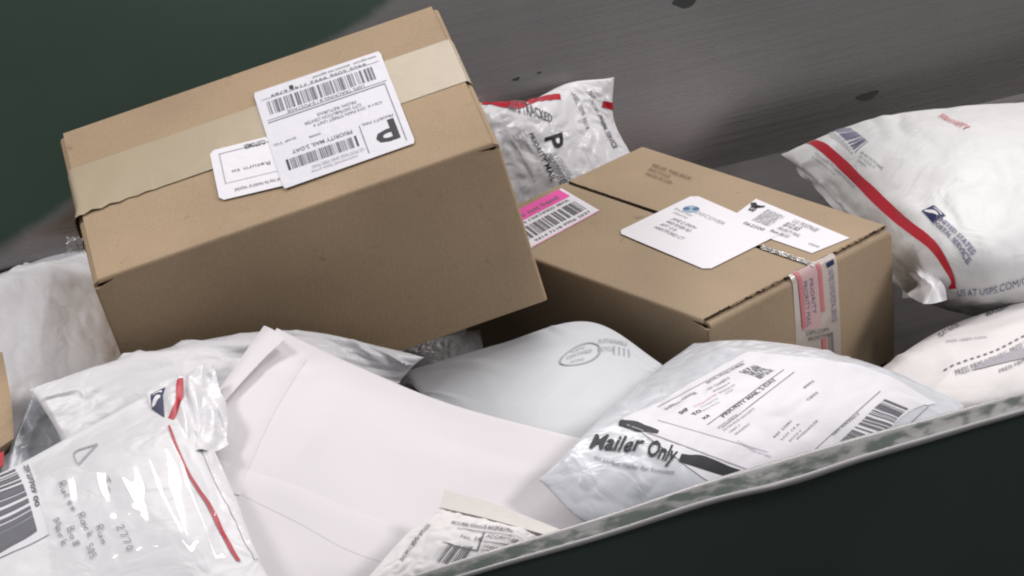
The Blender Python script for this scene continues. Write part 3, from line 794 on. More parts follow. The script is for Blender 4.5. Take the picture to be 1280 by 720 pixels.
f.text('printed_text', [('U.S. POSTAGE', 0.48, 0.74, 0.13, 0.26), ('$12.65', 0.46, 0.54, 0.16, 0.16, 0.01), ('PRIORITY MAIL', 0.46, 0.36, 0.11, 0.24), ('from 06101', 0.44, 0.20, 0.11, 0.2, 0.01), ('062S00', 0.16, 0.14, 0.10), ('0004', 0.85, 0.25, 0.07)], M['soft_ink'], lab, 0.0015)
# pink sticker with bar code, running under the big box
f = Frame(S2, (672, 309), (750, 264), (628, 254+5), (688, 237))
f = Frame(S2, (620, 334), (750, 264), (590, 292), (702, 236))
lab = f.sheet('barcode_sticker', M['label'], small, 0.0007, (20, 12))
f.marks('pink_band', [(0.0, 0.70, 0.97, 1.0)], M['pink'], lab, 0.0010)
f.marks('pink_edge', [(0.3, 0.0, 1.0, 0.03)], plain('pale_pink', (0.85, 0.45, 0.62), 0.5), lab, 0.0010)
f.text('handwritten_note', [('do not bend', 0.42, 0.77, 0.12, 0.46, 0.01)], M['soft_ink'], lab, 0.0013)
f.text('printed_text', [('USPS CERTIFIED MAIL', 0.33, 0.60, 0.06, 0.6, 0.006), ('9414 7118 9956 2037', 0.36, 0.07, 0.07, 0.58, 0.006)], M['soft_ink'], lab, 0.0013)
f.marks('barcode', barcode(0.25, 0.20, 0.95, 0.53, 77, 60), M['soft_ink'], lab, 0.0013)
# faded print on the board
f = Frame(S2, (806, 219), (852, 236), (818, 204), (866, 221))
f.text('board_print', [('REUSE THIS BOX', 0, 0.72, 0.24, 1.0), ('RECYCLE', 0, 0.38, 0.22, 0.55), ('MADE IN USA', 0, 0.04, 0.22, 0.7)], M['brown_ink'], small, 0.0006)

def emblem(fr, par, off=0.0010, x=0.0, y=0.0, wd=1.0, ht=1.0):
    """slanted blue field with a white bird head sweeping across"""
    U = lambda a, b: (x+a*wd, y+b*ht)
    o = fr.poly('postal_emblem', ([U(0, 0), U(0.33, 0), U(0.66, 0), U(1, 0)][:4], [U(0.16, 1), U(0.44, 1), U(0.72, 1), U(1.16, 1)]), M['navy'], par, off)
    fr.poly('emblem_bird', ([U(0.08, 0.12), U(0.35, 0.30), U(0.62, 0.52), U(0.88, 0.62)], [U(0.12, 0.30), U(0.34, 0.62), U(0.60, 0.76), U(0.90, 0.70)]), M['label'], par, off+0.0003)
    fr.poly('emblem_bird', ([U(0.30, 0.82), U(0.5, 0.86), U(0.75, 0.86), U(1.0, 0.80)], [U(0.30, 0.88), U(0.5, 0.92), U(0.75, 0.93), U(1.0, 0.88)]), M['label'], par, off+0.0003)

# ---- mail in bags --------------------------------------------------------
# puffy white mailer at the right
R_ = thing('padded_mailer', at(1180, 300, 0.02), 'puffy white mailer with a broad red stripe and blue emblem at the right', 'mailer')
S, body = bag(R_, [[(1136, 366, .035), (1200, 387, .045), (1290, 388, .05), (1430, 385, .04)],
                [(1086, 298, .05), (1180, 320, .13), (1290, 320, .13), (1440, 300, .06)],
                [(1036, 240, .06), (1140, 235, .13), (1290, 225, .15), (1440, 220, .07)],
                [(978, 196, .05), (1100, 151, .10), (1262, 132, .12), (1420, 130, .08)]], 3, M['puffy_film'], press=0.0007, cap=0.035, capb=0.02, steps=150, fine=0.0012, folds=(26, 0.0040))
f = Frame(S, (1180, 362), (1010, 176), (1212, 352), (1040, 165))
def bandpx(S, name, lo, hi, mat, par, off=0.0009, n=40):
    lo = np.array([S.inv(*p) for p in lo]); hi = np.array([S.inv(*p) for p in hi])
    lo = cr(lo, np.linspace(0, 1, n), 0); hi = cr(hi, np.linspace(0, 1, n), 0); k = np.linspace(0, 1, 5)[:, None, None]
    P = S.at(lo[None]*(1-k)+hi[None]*k, off)
    N = grid_normals(P); 
    return mesh_obj(name, P, quads(5, n), mat, par)
bandpx(S, 'red_stripe', [(1005, 179), (1060, 221), (1120, 279), (1183, 340), (1186, 361)], [(1014, 175), (1072, 215), (1132, 271), (1186, 329), (1196, 360)], M['red'], R_)
f = Frame(S, (1152, 264), (1166, 279), (1165, 255), (1180, 268)); emblem(f, R_)
f = Frame(S, (1166, 281), (1206, 328), (1174, 268), (1222, 314))
f.text('printed_text', [('UNITED STATES', 0.0, 0.56, 0.36, 1.0, 0.02), ('POSTAL SERVICE', 0.0, 0.06, 0.36, 1.05, 0.02)], M['violet_ink'], R_, 0.0012)
f = Frame(S, (1198, 370), (1290, 352), (1197, 360), (1288, 342))
f.text('printed_text', [('US AT USPS.COM/CARRIER', 0, 0.1, 0.8, 1.3)], M['violet_ink'], R_, 0.0012)
f = Frame(S, (1042, 168), (1070, 192), (1062, 160), (1086, 178))
f.marks('barcode', barcode(0, 0, 1, 1, 3, 26), M['violet_ink'], R_, 0.0012)
f = Frame(S, (1036, 172), (1064, 194), (1040, 169), (1068, 191)); f.text('printed_text', [('PS00001000014', 0, 0.1, 0.8, 1.0)], M['faded_ink'], R_, 0.0012)
f = Frame(S, (1071, 203), (1092, 219), (1078, 189), (1103, 208))
f.text('printed_text', [('EP14H OCTOBER', 0, 0.75, 0.2, 1.1), ('OD: 15.25 X 11', 0, 0.42, 0.2, 0.85), ('CONTENTS', 0, 0.08, 0.2, 0.55)], M['soft_ink'], R_, 0.0012)
f = Frame(S, (1014, 197), (1062, 240), (1022, 190), (1070, 232))
f.text('printed_text', [('PULL HERE TO OPEN PACKAGE', 0, 0.6, 0.3, 1.0), ('to seal remove liner', 0, 0.1, 0.3, 0.6)], M['faded_ink'], R_, 0.0012)
f = Frame(S, (1170, 148), (1205, 166), (1178, 143), (1213, 160))
f.text('printed_text', [('PRIORITY', 0, 0.3, 0.8, 1.0, 0.02)], M['faded_red'], R_, 0.0012)
# sealing lip folded under along the lower left edge
G = ctrl([[(1136, 370, .085), (1156, 380, .10), (1182, 376, .10)], [(1148, 352, .095), (1160, 352, .12), (1176, 354, .115)], [(1122, 326, .08), (1144, 334, .11), (1160, 334, .115)]])
G = cr(cr(G, np.linspace(0, 1, 20), 0), np.linspace(0, 1, 20), 1); rg2 = np.random.default_rng(6)
G = G+grid_normals(G)*(smooth_noise(20, 20, (3, 7), rg2)*0.003)[..., None]
mesh_obj('seal_flap', *solid(G, t=0.0006), M['crisp_film'], R_)

G = ctrl([[(1132, 372, .03), (1150, 372, .055)], [(1104, 332, .035), (1124, 330, .06)], [(1066, 282, .035), (1092, 284, .06)], [(1030, 246, .035), (1044, 236, .06)], [(990, 212, .035), (1000, 202, .055)]])
G = cr(cr(G, np.linspace(0, 1, 60), 0), np.linspace(0, 1, 10), 1)
G = G+grid_normals(G)*(smooth_noise(60, 10, (16, 2), rg2)*0.004)[..., None]
mesh_obj('seal_edge', *solid(G, t=0.0006), M['crisp_film'], R_)

# mailer with P leaning on the far wall
R_ = thing('poly_mailer', at(700, 262, 0.0), 'crumpled white priority mailer with a bold letter P standing against the steel behind the boxes', 'mailer')
S, body = bag(R_, [[('w', 620, 320, .07), ('w', 700, 290, .08), ('w', 765, 262, .08), ('w', 820, 240, .06)],
                [('w', 612, 215, .06), ('w', 680, 205, .09), ('w', 740, 190, .07), ('w', 786, 190, .05)],
                [('w', 600, 150, .04), ('w', 660, 148, .07), ('w', 725, 138, .05), ('w', 766, 150, .04)],
                [('w', 594, 132, .02), ('w', 650, 134, .04), ('w', 710, 104, .035), ('w', 767, 96, .045)]], 9, M['crisp_film'], press=0.0005, cap=0.012, capb=0.01, fine=0.0012)
f = Frame(S, (612, 190), (660, 262), (640, 165), (706, 232))
q = Frame(S, (665, 190), (676, 212), (690, 180), (702, 202))
q = Frame(S, (680, 170), (683, 191), (703, 163), (706, 184))
q.text('bold_print', [('P', 0.1, 0.05, 0.9, 0.85, 0.02)], M['ink'], R_, 0.0012)
q = Frame(S, (676, 193), (700, 236), (695, 190), (716, 222))
q.marks('postage_code', stacked_code(0, 0.1, 1, 0.62, 12, 9, 30), M['soft_ink'], R_, 0.0012)
q.text('printed_text', [('US POSTAGE PAID', 0, 0.72, 0.13, 1.0), ('commercial plus', 0, 0.92, 0.11, 0.9)], M['soft_ink'], R_, 0.0012)
q = Frame(S, (659, 168), (688, 228), (668, 165), (698, 223))
q.text('printed_text', [('PRIORITY MAIL', 0, 0.15, 0.62, 1.0, 0.01)], M['ink'], R_, 0.0012)
q = Frame(S, (633, 170), (668, 232), (658, 162), (690, 220))
q.text('printed_text', [('SHIP', 0, 0.8, 0.10, 0.16), ('FROM STORE 0145', 0, 0.62, 0.10, 0.5), ('TO:', 0.02, 0.45, 0.09), ('ORDER 9981', 0.0, 0.28, 0.09, 0.35), ('2100 WESTERN AVENUE SUITE 10', 0.1, 0.06, 0.10, 0.85)], M['soft_ink'], R_, 0.0012)
q = Frame(S, (636, 143), (692, 156), (636, 133), (694, 142))
q.text('printed_text', [('USPS TRACKED', 0, 0.1, 0.55, 0.95, 0.01)], M['soft_ink'], R_, 0.0012)
q = Frame(S, (712, 118), (731, 164), (718, 114), (738, 160))
q.text('printed_text', [('LABEL 107R 2018', 0, 0.2, 0.6, 1.0)], M['soft_ink'], R_, 0.0012)
q = Frame(S, (728, 118), (766, 190), (742, 112), (782, 184))
q.text('printed_text', [('UNITED STATES', 0.12, 0.15, 0.26, 0.55), ('POSTAL SERVICE', 0.45, 0.12, 0.32, 0.52, 0.02), ('PAID', 0.0, 0.5, 0.3, 0.14, 0.02)], M['soft_ink'], R_, 0.0012)
bandpx(S, 'red_stripe', [(602, 131), (640, 136), (672, 127), (701, 125)], [(602, 126), (640, 130), (676, 120), (700, 118)], M['red'], R_)
bandpx(S, 'red_stripe', [(752, 134), (760, 136), (768, 138)], [(754, 126), (760, 127), (768, 128)], M['red'], R_)

# bag at the right, near the rim
R_ = thing('padded_mailer', at(1220, 470, 0.02), 'pale paper mailer with dotted print in the lower right corner beside the rim', 'mailer')
S, body = bag(R_, [[(1100, 548, .05), (1200, 545, .06), (1300, 512, .07), (1400, 480, .07)],
                [(1090, 510, .05), (1200, 480, .085), (1300, 450, .09), (1400, 420, .08)],
                [(1085, 476, .04), (1180, 414, .06), (1290, 377, .08), (1400, 350, .07)]], 14, M['warm_paper'], press=0.0005, cap=0.012, capb=0.01, steps=110, folds=(16, 0.003))
q = Frame(S, (1182, 470), (1290, 425), (1178, 460), (1288, 412))
q.text('printed_text', [('- - - - - - - - - - - - - -', 0, 0.5, 0.5, 1.0, 0.04), ('PRESS FIRMLY TO SEAL PRESS FIRMLY', 0.1, -0.3, 0.5, 1.0)], M['soft_ink'], R_, 0.001)
q = Frame(S, (1214, 464), (1290, 446), (1240, 447), (1290, 433)); q.marks('grey_block', [(0, 0, 1, 1)], M['faded_ink'], R_, 0.001)
q = Frame(S, (1250, 468), (1290, 450), (1248, 462), (1288, 444)); q.text('printed_text', [('PRESS FIRMLY', 0, 0.2, 0.7, 1.0)], M['soft_ink'], R_, 0.001)
q = Frame(S, (1176, 424), (1200, 410), (1172, 418), (1196, 404)); q.text('printed_text', [('FLAT RATE', 0, 0.2, 0.8, 1.0, 0.01)], M['soft_ink'], R_, 0.001)
q = Frame(S, (1234, 398), (1262, 386), (1232, 391), (1260, 380)); q.text('printed_text', [('MAILER', 0, 0.2, 0.8, 1.0, 0.02)], M['soft_ink'], R_, 0.001)
q = Frame(S, (1184, 430), (1240, 424), (1180, 424), (1238, 418)); q.text('printed_text', [('visit usps.com', 0, 0.2, 0.6, 0.9), ], M['faded_ink'], R_, 0.001)

# small corner of brown board and other things at the far left
R_ = thing('brown_parcel', at(0, 520, 0.03), 'brown cardboard edge showing at the left border between white bags', 'box')
G = ctrl([[(-60, 600, .15), (17, 548, .15)], [(-60, 530, .165), (14, 500, .165)], [(-60, 440, .17), (3, 440, .17)]])
mesh_obj('board_panel', *solid(cr(G, np.linspace(0, 1, 8), 0), t=0.02), M['cardboard'], R_, smooth=False)

R_ = thing('poly_mailer', at(40, 340, 0.05), 'thin grey plastic mailer lying furthest back at the left under the glossy white bag', 'mailer')
S, body = bag(R_, [[(-90, 470, .06), (40, 440, .07), (170, 400, .06)], [(-90, 420, .08), (30, 380, .09), (170, 340, .07)], [(-90, 378, .07), (25, 336, .08), (150, 292, .07)]], 21, M['grey_film'], press=0.0004, cap=0.010, capb=0.006, steps=90, folds=(14, 0.004))
R_ = thing('poly_mailer', at(70, 430, 0.05), 'smooth glossy white mailer tucked under the left end of the large box', 'mailer')
S, body = bag(R_, [[(-70, 640, .05), (60, 590, .06), (190, 560, .04)], [(-80, 520, .10), (60, 480, .105), (190, 470, .06)], [(-90, 430, .12), (50, 380, .12), (180, 380, .08)], [(-80, 392, .10), (25, 346, .105), (160, 300, .09)]], 22, M['white_film'], press=0.0006, cap=0.03, capb=0.01, steps=160, res=(70, 56), fine=0.0006, folds=(24, 0.0050))
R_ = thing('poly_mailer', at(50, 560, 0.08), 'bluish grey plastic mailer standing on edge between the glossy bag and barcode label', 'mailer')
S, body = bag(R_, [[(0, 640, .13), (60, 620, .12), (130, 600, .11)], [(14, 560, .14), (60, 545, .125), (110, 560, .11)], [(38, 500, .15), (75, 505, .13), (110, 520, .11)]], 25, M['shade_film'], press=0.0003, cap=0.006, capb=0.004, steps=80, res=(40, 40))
S_ = thing('red_label', at(2, 575, 0.14), 'tiny red corner of a sticker at the left border above the barcode label', 'sticker')
G = ctrl([[(-20, 590, .16), (4, 582, .16)], [(-20, 572, .165), (5, 564, .165)]]); mesh_obj('sticker_sheet', *solid(G, t=0.0008), M['red'], S_, smooth=False)

# white plastic mailer in front of the large box
R_ = thing('poly_mailer', at(250, 520, 0.05), 'white plastic mailer with folded corners running along the foot of the large box', 'mailer')
S, body = bag(R_, [[(100, 630, .13), (240, 640, .12), (420, 560, .11), (505, 505, .09)],
                [(76, 555, .155), (230, 545, .16), (390, 500, .145), (495, 482, .11)],
                [(52, 512, .172), (200, 480, .185), (375, 450, .18), (508, 464, .13)],
                [(36, 490, .175), (180, 446, .195), (360, 414, .205), (530, 443, .15)]], 31, M['white_film'], press=0.0006, cap=0.02, capb=0.008, steps=150, res=(76, 46), fine=0.0005, folds=(34, 0.0042))

# dark wrapping under the boxes
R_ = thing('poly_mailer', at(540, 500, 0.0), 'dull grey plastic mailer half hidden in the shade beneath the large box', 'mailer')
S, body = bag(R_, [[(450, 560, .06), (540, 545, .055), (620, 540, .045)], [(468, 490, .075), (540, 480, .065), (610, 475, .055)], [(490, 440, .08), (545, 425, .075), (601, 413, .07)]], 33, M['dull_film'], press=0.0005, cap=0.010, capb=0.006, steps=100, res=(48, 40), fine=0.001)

# grey mailer in the middle
R_ = thing('poly_mailer', at(680, 500, 0.03), 'smooth bluish mailer with a faint round stamp in front of the small box', 'mailer')
S, body = bag(R_, [[(570, 560, .10), (680, 590, .105), (780, 570, .10), (880, 545, .09)],
                [(545, 513, .11), (660, 525, .122), (760, 520, .115), (862, 515, .10)],
                [(518, 488, .105), (640, 470, .128), (745, 460, .13), (846, 486, .115)],
                [(503, 469, .095), (622, 434, .12), (736, 405, .135), (830, 460, .12)]], 35, M['cool_film'], press=0.0005, cap=0.011, capb=0.008, steps=130, folds=(12, 0.0022))
q = Frame(S, (702, 460), (792, 456), (704, 440), (790, 432))
disc(q, 'round_stamp', 0.25, 0.45, 0.52, M['faded_ink'], R_, 0.001, 1.25, 28, 0.92)
q.text('printed_text', [('CERTIFIED', 0.06, 0.42, 0.16, 0.36), ('PLASTIC', 0.12, 0.70, 0.12, 0.2), ('MATERIAL', 0.12, 0.12, 0.12, 0.2), ('SUSTAINABLE', 0.50, 0.80, 0.22, 0.42), ('RECYCLE', 0.5, 0.4, 0.18, 0.22)], M['faded_ink'], R_, 0.001)
q.marks('stamp_bars', [(0.72, 0.25, 0.735, 0.65), (0.79, 0.25, 0.805, 0.65), (0.86, 0.25, 0.875, 0.65), (0.93, 0.25, 0.945, 0.65)], M['faded_ink'], R_, 0.001)

# big plain envelope
R_ = thing('paper_envelope', at(450, 620, 0.1), 'big plain white envelope with a creased flap lying across the front of the pile', 'envelope')
S, body = bag(R_, [[(120, 715, .205), (255, 765, .18), (430, 775, .15), (580, 735, .135), (730, 680, .125)],
                [(200, 620, .212), (310, 665, .190), (460, 690, .168), (600, 680, .142), (745, 635, .13)],
                [(262, 520, .222), (350, 570, .205), (490, 600, .178), (630, 620, .150), (770, 590, .135)],
                [(346, 411, .232), (440, 455, .212), (560, 505, .185), (700, 543, .158), (800, 566, .14)]], 41, M['envelope_paper'], press=0.0002, cap=0.007, capb=0.004, steps=70, res=(60, 52), zgain=0.7, name='envelope_body', soft=0.8, folds=(9, 0.0013))
ENV = S
G = ctrl([[(240, 540, .222), (262, 524, .228)], [(272, 490, .226), (300, 480, .232)], [(308, 438, .232), (332, 446, .236)], [(330, 407, .238), (356, 424, .240)]])
G = cr(cr(G, np.linspace(0, 1, 24), 0), np.linspace(0, 1, 10), 1); G = G+grid_normals(G)*(0.003*np.sin(np.linspace(0, 3.1, 10)))[None, :, None]
mesh_obj('folded_edge', *solid(G, t=0.0006), M['envelope_paper'], R_)
# glued flap seam and crease
def flap_strip(S, px_a, px_b, mat, par, name='flap_seam', off=0.0007):
    a = [S.inv(*p) for p in px_a]; b = [S.inv(*p) for p in px_b]
    a = cr(np.array(a), np.linspace(0, 1, 30), 0); b = cr(np.array(b), np.linspace(0, 1, 30), 0)
    P = np.stack([S.at(a, 0.0002), S.at(a*0.97+b*0.03, off), S.at(a*0.5+b*0.5, off*0.8), S.at(b, 0.0002)])
    return mesh_obj(name, P, quads(4, 30), mat, par)
flap_strip(S, [(383, 450), (352, 500), (322, 560), (300, 620)], [(352, 430), (320, 480), (292, 545), (268, 610)], M['envelope_paper'], R_, 'glued_flap')
flap_strip(S, [(240, 560), (350, 600), (450, 640), (540, 665)], [(236, 572), (345, 640), (440, 690), (520, 710)], M['envelope_paper'], R_, 'back_fold', 0.0005)

# small printed envelope in the bottom middle
R_ = thing('padded_mailer', at(590, 680, 0.1), 'small printed mailer with a beige flap peeking over the rim at the bottom middle', 'mailer')
S, body = bag(R_, [[(455, 728, .188), (540, 745, .17), (640, 715, .158)],
                [(505, 672, .196), (580, 690, .186), (665, 690, .165)],
                [(548, 636, .196), (610, 650, .182), (690, 672, .166)]], 51, M['warm_paper'], press=0.0005, cap=0.010, capb=0.006, steps=100, res=(48, 40), fine=0.001)
G = ctrl([[(550, 634, .202), (610, 648, .190), (694, 672, .172)], [(556, 612, .206), (618, 630, .192), (706, 664, .170)]])
G = cr(cr(G, np.linspace(0, 1, 8), 0), np.linspace(0, 1, 24), 1); mesh_obj('beige_flap', *solid(G, t=0.0006), film('beige_paper', (0.72, 0.69, 0.65), 0.6, 0.6), R_)
q = Frame(S, (548, 690), (640, 702), (566, 652), (660, 672))
q.marks('form_line', [(0.1, 0.78, 1.0, 0.80), (0.0, 0.25, 0.45, 0.28), (0.45, 0.25, 0.47, 0.8), (0.5, 0.5, 0.95, 0.515), (0.5, 0.3, 0.95, 0.315)], M['soft_ink'], R_, 0.001)
q.text('printed_text', [('ADDRESSEE', 0.5, 0.62, 0.10, 0.4), ('Name', 0.52, 0.36, 0.08), ('No. 14', 0.2, 0.5, 0.1), ('RETURN SERVICE REQUESTED', 0.0, 0.90, 0.11, 0.8, 0.01), ('CUSTOMS', 0.55, 0.1, 0.1, 0.3)], M['soft_ink'], R_, 0.001)
q = Frame(S, (498, 700), (532, 655), (506, 702), (542, 657)); q.text('printed_text', [('DO NOT BEND PHOTOS', 0, 0.2, 0.5, 1.0, 0.02)], M['soft_ink'], R_, 0.001)
q = Frame(S, (545, 702), (562, 680), (575, 708), (592, 684)); q.marks('barcode', barcode(0, 0, 1, 1, 8, 24, True), M['soft_ink'], R_, 0.001)

# plastic mailer with the packing slip
R_ = thing('poly_mailer', at(900, 560, 0.05), 'glossy plastic mailer with bold black lettering and a large address sheet by the rim', 'mailer')
S, body = bag(R_, [[(672, 602, .172), (738, 660, .145), (850, 668, .12), (990, 640, .115), (1100, 600, .10)],
                [(716, 560, .180), (800, 592, .172), (900, 606, .160), (1030, 590, .145), (1150, 565, .12)],
                [(768, 512, .176), (860, 520, .185), (960, 525, .182), (1080, 535, .165), (1180, 540, .13)],
                [(822, 466, .155), (900, 462, .172), (1000, 470, .18), (1100, 488, .155), (1200, 524, .125)],
                [(868, 432, .14), (930, 430, .155), (1010, 441, .16), (1100, 466, .14), (1205, 512, .12)]], 61, M['grey_film'], press=0.0007, cap=0.018, capb=0.008, steps=170, res=(84, 64), fine=0.0009, folds=(20, 0.0022))
MB = S
f = Frame(S, (776, 526), (936, 438), (984, 622), (1150, 500))
f = Frame(S, (1000, 640), (776, 526), (1175, 520), (936, 438))
# upright text runs from lower left to upper right in the picture: x along (776,526)->(936,438), y towards upper left
f = Frame(S, (985, 625), (1170, 505), (778, 524), (937, 440))
lab = f.sheet('address_sheet', M['label'], R_, 0.0008, (48, 60))
def ptext(S, par, txt, p0, p1, h, up, mat, off=0.0013, bold=0.0, name='printed_text'):
    u = np.array(up, float); u /= np.linalg.norm(u)
    q = Frame(S, p0, p1, (p0[0]+u[0]*h, p0[1]+u[1]*h))
    return q.text(name, [(txt, 0, 0.0, 1.0, 1.0, bold)], M[mat], par, off)
UPV = (-0.9, -0.44)
for (t, a, b_, h, mt_, bo) in (
    ('SHIPPING CENTER', (833, 514), (872, 493), 3.5, 'soft_ink', 0.01), ('RETAIL ORDER NUMBER', (885, 481), (932, 456), 3.5, 'soft_ink', 0.01),
    ('US POSTAGE PAID', (868, 510), (897, 494), 2.6, 'faded_red', 0.0), ('COMMERCIAL', (876, 511), (899, 499), 2.6, 'faded_ink', 0.0), ('BASE PRICE', (880, 515), (900, 504), 2.6, 'faded_ink', 0.0),
    ('1501 COMMERCE', (886, 489), (913, 474), 2.8, 'soft_ink', 0), ('BUILDING 4', (893, 491), (913, 480), 2.8, 'soft_ink', 0), ('RALEIGH NC', (900, 493), (920, 482), 2.8, 'soft_ink', 0), ('USA', (908, 494), (918, 488), 2.8, 'faded_ink', 0),
    ('SHIP', (852, 519), (862, 513), 5, 'ink', 0.02), ('TO', (868, 521), (878, 515), 5, 'ink', 0.02), ('X4', (880, 526), (888, 521), 4, 'ink', 0.02),
    ('PRIORITY MAIL 2-DAY', (905, 523), (972, 476), 5.0, 'soft_ink', 0.015),
    ('JOHN SMITH', (898, 537), (922, 520), 2.8, 'soft_ink', 0), ('220 OAK RIDGE LANE NORTH', (905, 540), (944, 512), 2.8, 'soft_ink', 0), ('UNIT 7', (913, 542), (926, 533), 2.8, 'soft_ink', 0), ('SPRINGFIELD', (920, 545), (938, 531), 2.8, 'soft_ink', 0),
    ('0003', (1006, 487), (1018, 478), 3.2, 'soft_ink', 0.01), ('C022', (1010, 502), (1023, 492), 3.2, 'soft_ink', 0.01),
    ('REF 22081', (969, 548), (990, 528), 3.0, 'soft_ink', 0), ('LOT 14 A', (978, 551), (1000, 531), 3.0, 'soft_ink', 0), ('DOCK 9', (988, 553), (1002, 540), 3.0, 'soft_ink', 0), ('WAREHOUSE', (997, 551), (1023, 527), 3.0, 'soft_ink', 0),
    ('USPS TRACKING #', (1042, 545), (1074, 518), 3.0, 'soft_ink', 0.008), ('IF UNDELIVERED RETURN', (921, 553), (962, 573), 2.6, 'faded_ink', 0)):
    ptext(S, lab, t, a, b_, h, UPV if t[:2] != 'IF' else (0.6, -0.6), mt_, 0.0013, bo)
def pline(S, par, p0, p1, wpx, mat, name='form_line', off=0.0012):
    d = np.array(p1, float)-np.array(p0, float); n = np.array([-d[1], d[0]])/np.linalg.norm(d)*wpx/2
    k = np.linspace(0, 1, 24)[:, None]; A = np.array(p0)*(1-k)+np.array(p1)*k
    a = np.array([S.inv(*x) for x in A+n]); b_ = np.array([S.inv(*x) for x in A-n])
    return mesh_obj(name, np.stack([S.at(a, off), S.at(b_, off)]), quads(2, 24), M[mat], par)
for (a, b_, w_, mt_) in (((822, 510), (930, 452), 0.7, 'faded_ink'), ((884, 532), (980, 463), 0.8, 'soft_ink'), ((902, 536), (993, 466), 0.8, 'soft_ink'), ((1014, 566), (1100, 490), 1.0, 'soft_ink'), ((1120, 545), (1160, 509), 1.0, 'soft_ink'), ((822, 526), (960, 566), 0.6, 'faded_ink'), ((784, 532), (1000, 612), 1.4, 'faded_ink')):
    pline(S, lab, a, b_, w_, mt_)
q = Frame(S, (1040, 560), (1106, 499), (1040+30, 560+12), (1136, 511)); q.marks('barcode', barcode(0, 0, 1, 1, 44, 46), M['soft_ink'], lab, 0.0012)
q = Frame(S, (923, 466), (943, 457), (951, 475), (969, 464)); q.marks('postage_code', stacked_code(0, 0, 1, 1, 15, 8, 16), M['soft_ink'], lab, 0.0012)
# lettering of the bag
q = Frame(S, (736, 561), (801, 564), (745, 543), (810, 546))
q.text('bag_lettering', [('Mailer', 0.0, 0.02, 0.95, 1.0, 0.022)], M['ink'], R_, 0.0012)
q2 = Frame(S, (806, 570), (843, 580), (815, 549), (852, 559)); q2.text('bag_lettering', [('Only', 0.0, 0.05, 0.92, 0.98, 0.022)], M['ink'], R_, 0.0012)
q = Frame(S, (742, 575), (842, 594), (744, 568), (845, 586)); q.text('bag_lettering', [('the perfect mailer for business', 0, 0.1, 0.7, 1.0)], M['soft_ink'], R_, 0.0012)
bandpx(S, 'black_band', [(848, 577), (880, 588), (908, 596)], [(852, 568), (884, 572), (926, 588)], M['ink'], R_, 0.0011, 16)
bandpx(S, 'black_band', [(773, 532), (800, 540), (822, 543)], [(775, 526), (800, 529), (824, 539)], M['ink'], R_, 0.0011, 12)

# mailer with clear pouch, lower left
R_ = thing('poly_mailer', at(120, 660, 0.15), 'white mailer with a shiny clear pouch, pen writing and barcode at lower left', 'mailer')
S, body = bag(R_, [[(-140, 840, .19), (30, 830, .20), (140, 800, .205), (250, 770, .205), (350, 745, .195)],
                [(-130, 720, .20), (20, 720, .215), (140, 690, .225), (230, 680, .228), (318, 690, .215)],
                [(-120, 660, .21), (10, 640, .225), (130, 600, .236), (215, 580, .238), (283, 600, .225)],
                [(-110, 632, .21), (0, 594, .220), (120, 530, .232), (215, 484, .238), (246, 522, .232)]], 71, M['white_film'], press=0.0005, cap=0.010, capb=0.006, steps=130, res=(70, 56), fine=0.0004, folds=(12, 0.0016))
f = Frame(S, (-60, 730), (175, 700), (-20, 604), (212, 482))
bandpx(S, 'red_stripe', [(210, 534), (232, 590), (262, 640), (296, 702)], [(212, 532), (236, 590), (268, 640), (301, 702)], M['red'], R_, 0.0012)
# label with bars
q = Frame(S, (50, 690), (0, 590), (0, 710), (-50, 610))
q = Frame(S, (18, 688), (-12, 600), (52, 672), (22, 584))
q = Frame(S, (-20, 705), (-56, 620), (62, 668), (24, 583))
lab = q.sheet('barcode_label', M['label'], R_, 0.0010, (16, 16))
q = Frame(S, (18, 682), (-8, 598), (48, 664), (20, 586))
q.marks('barcode', barcode(0, -0.6, 1, 0.95, 19, 26), M['soft_ink'], lab, 0.0015)
q.marks('barcode', [(0.02, -0.6, 0.16, 0.95), (0.5, -0.6, 0.58, 0.95)], M['soft_ink'], lab, 0.0016)
q = Frame(S, (29, 584), (44, 636), (36, 581), (51, 633)); q.text('bold_print', [('ZIP 27709 00', 0, 0.1, 0.8, 1.0, 0.03)], M['soft_ink'], lab, 0.0015)
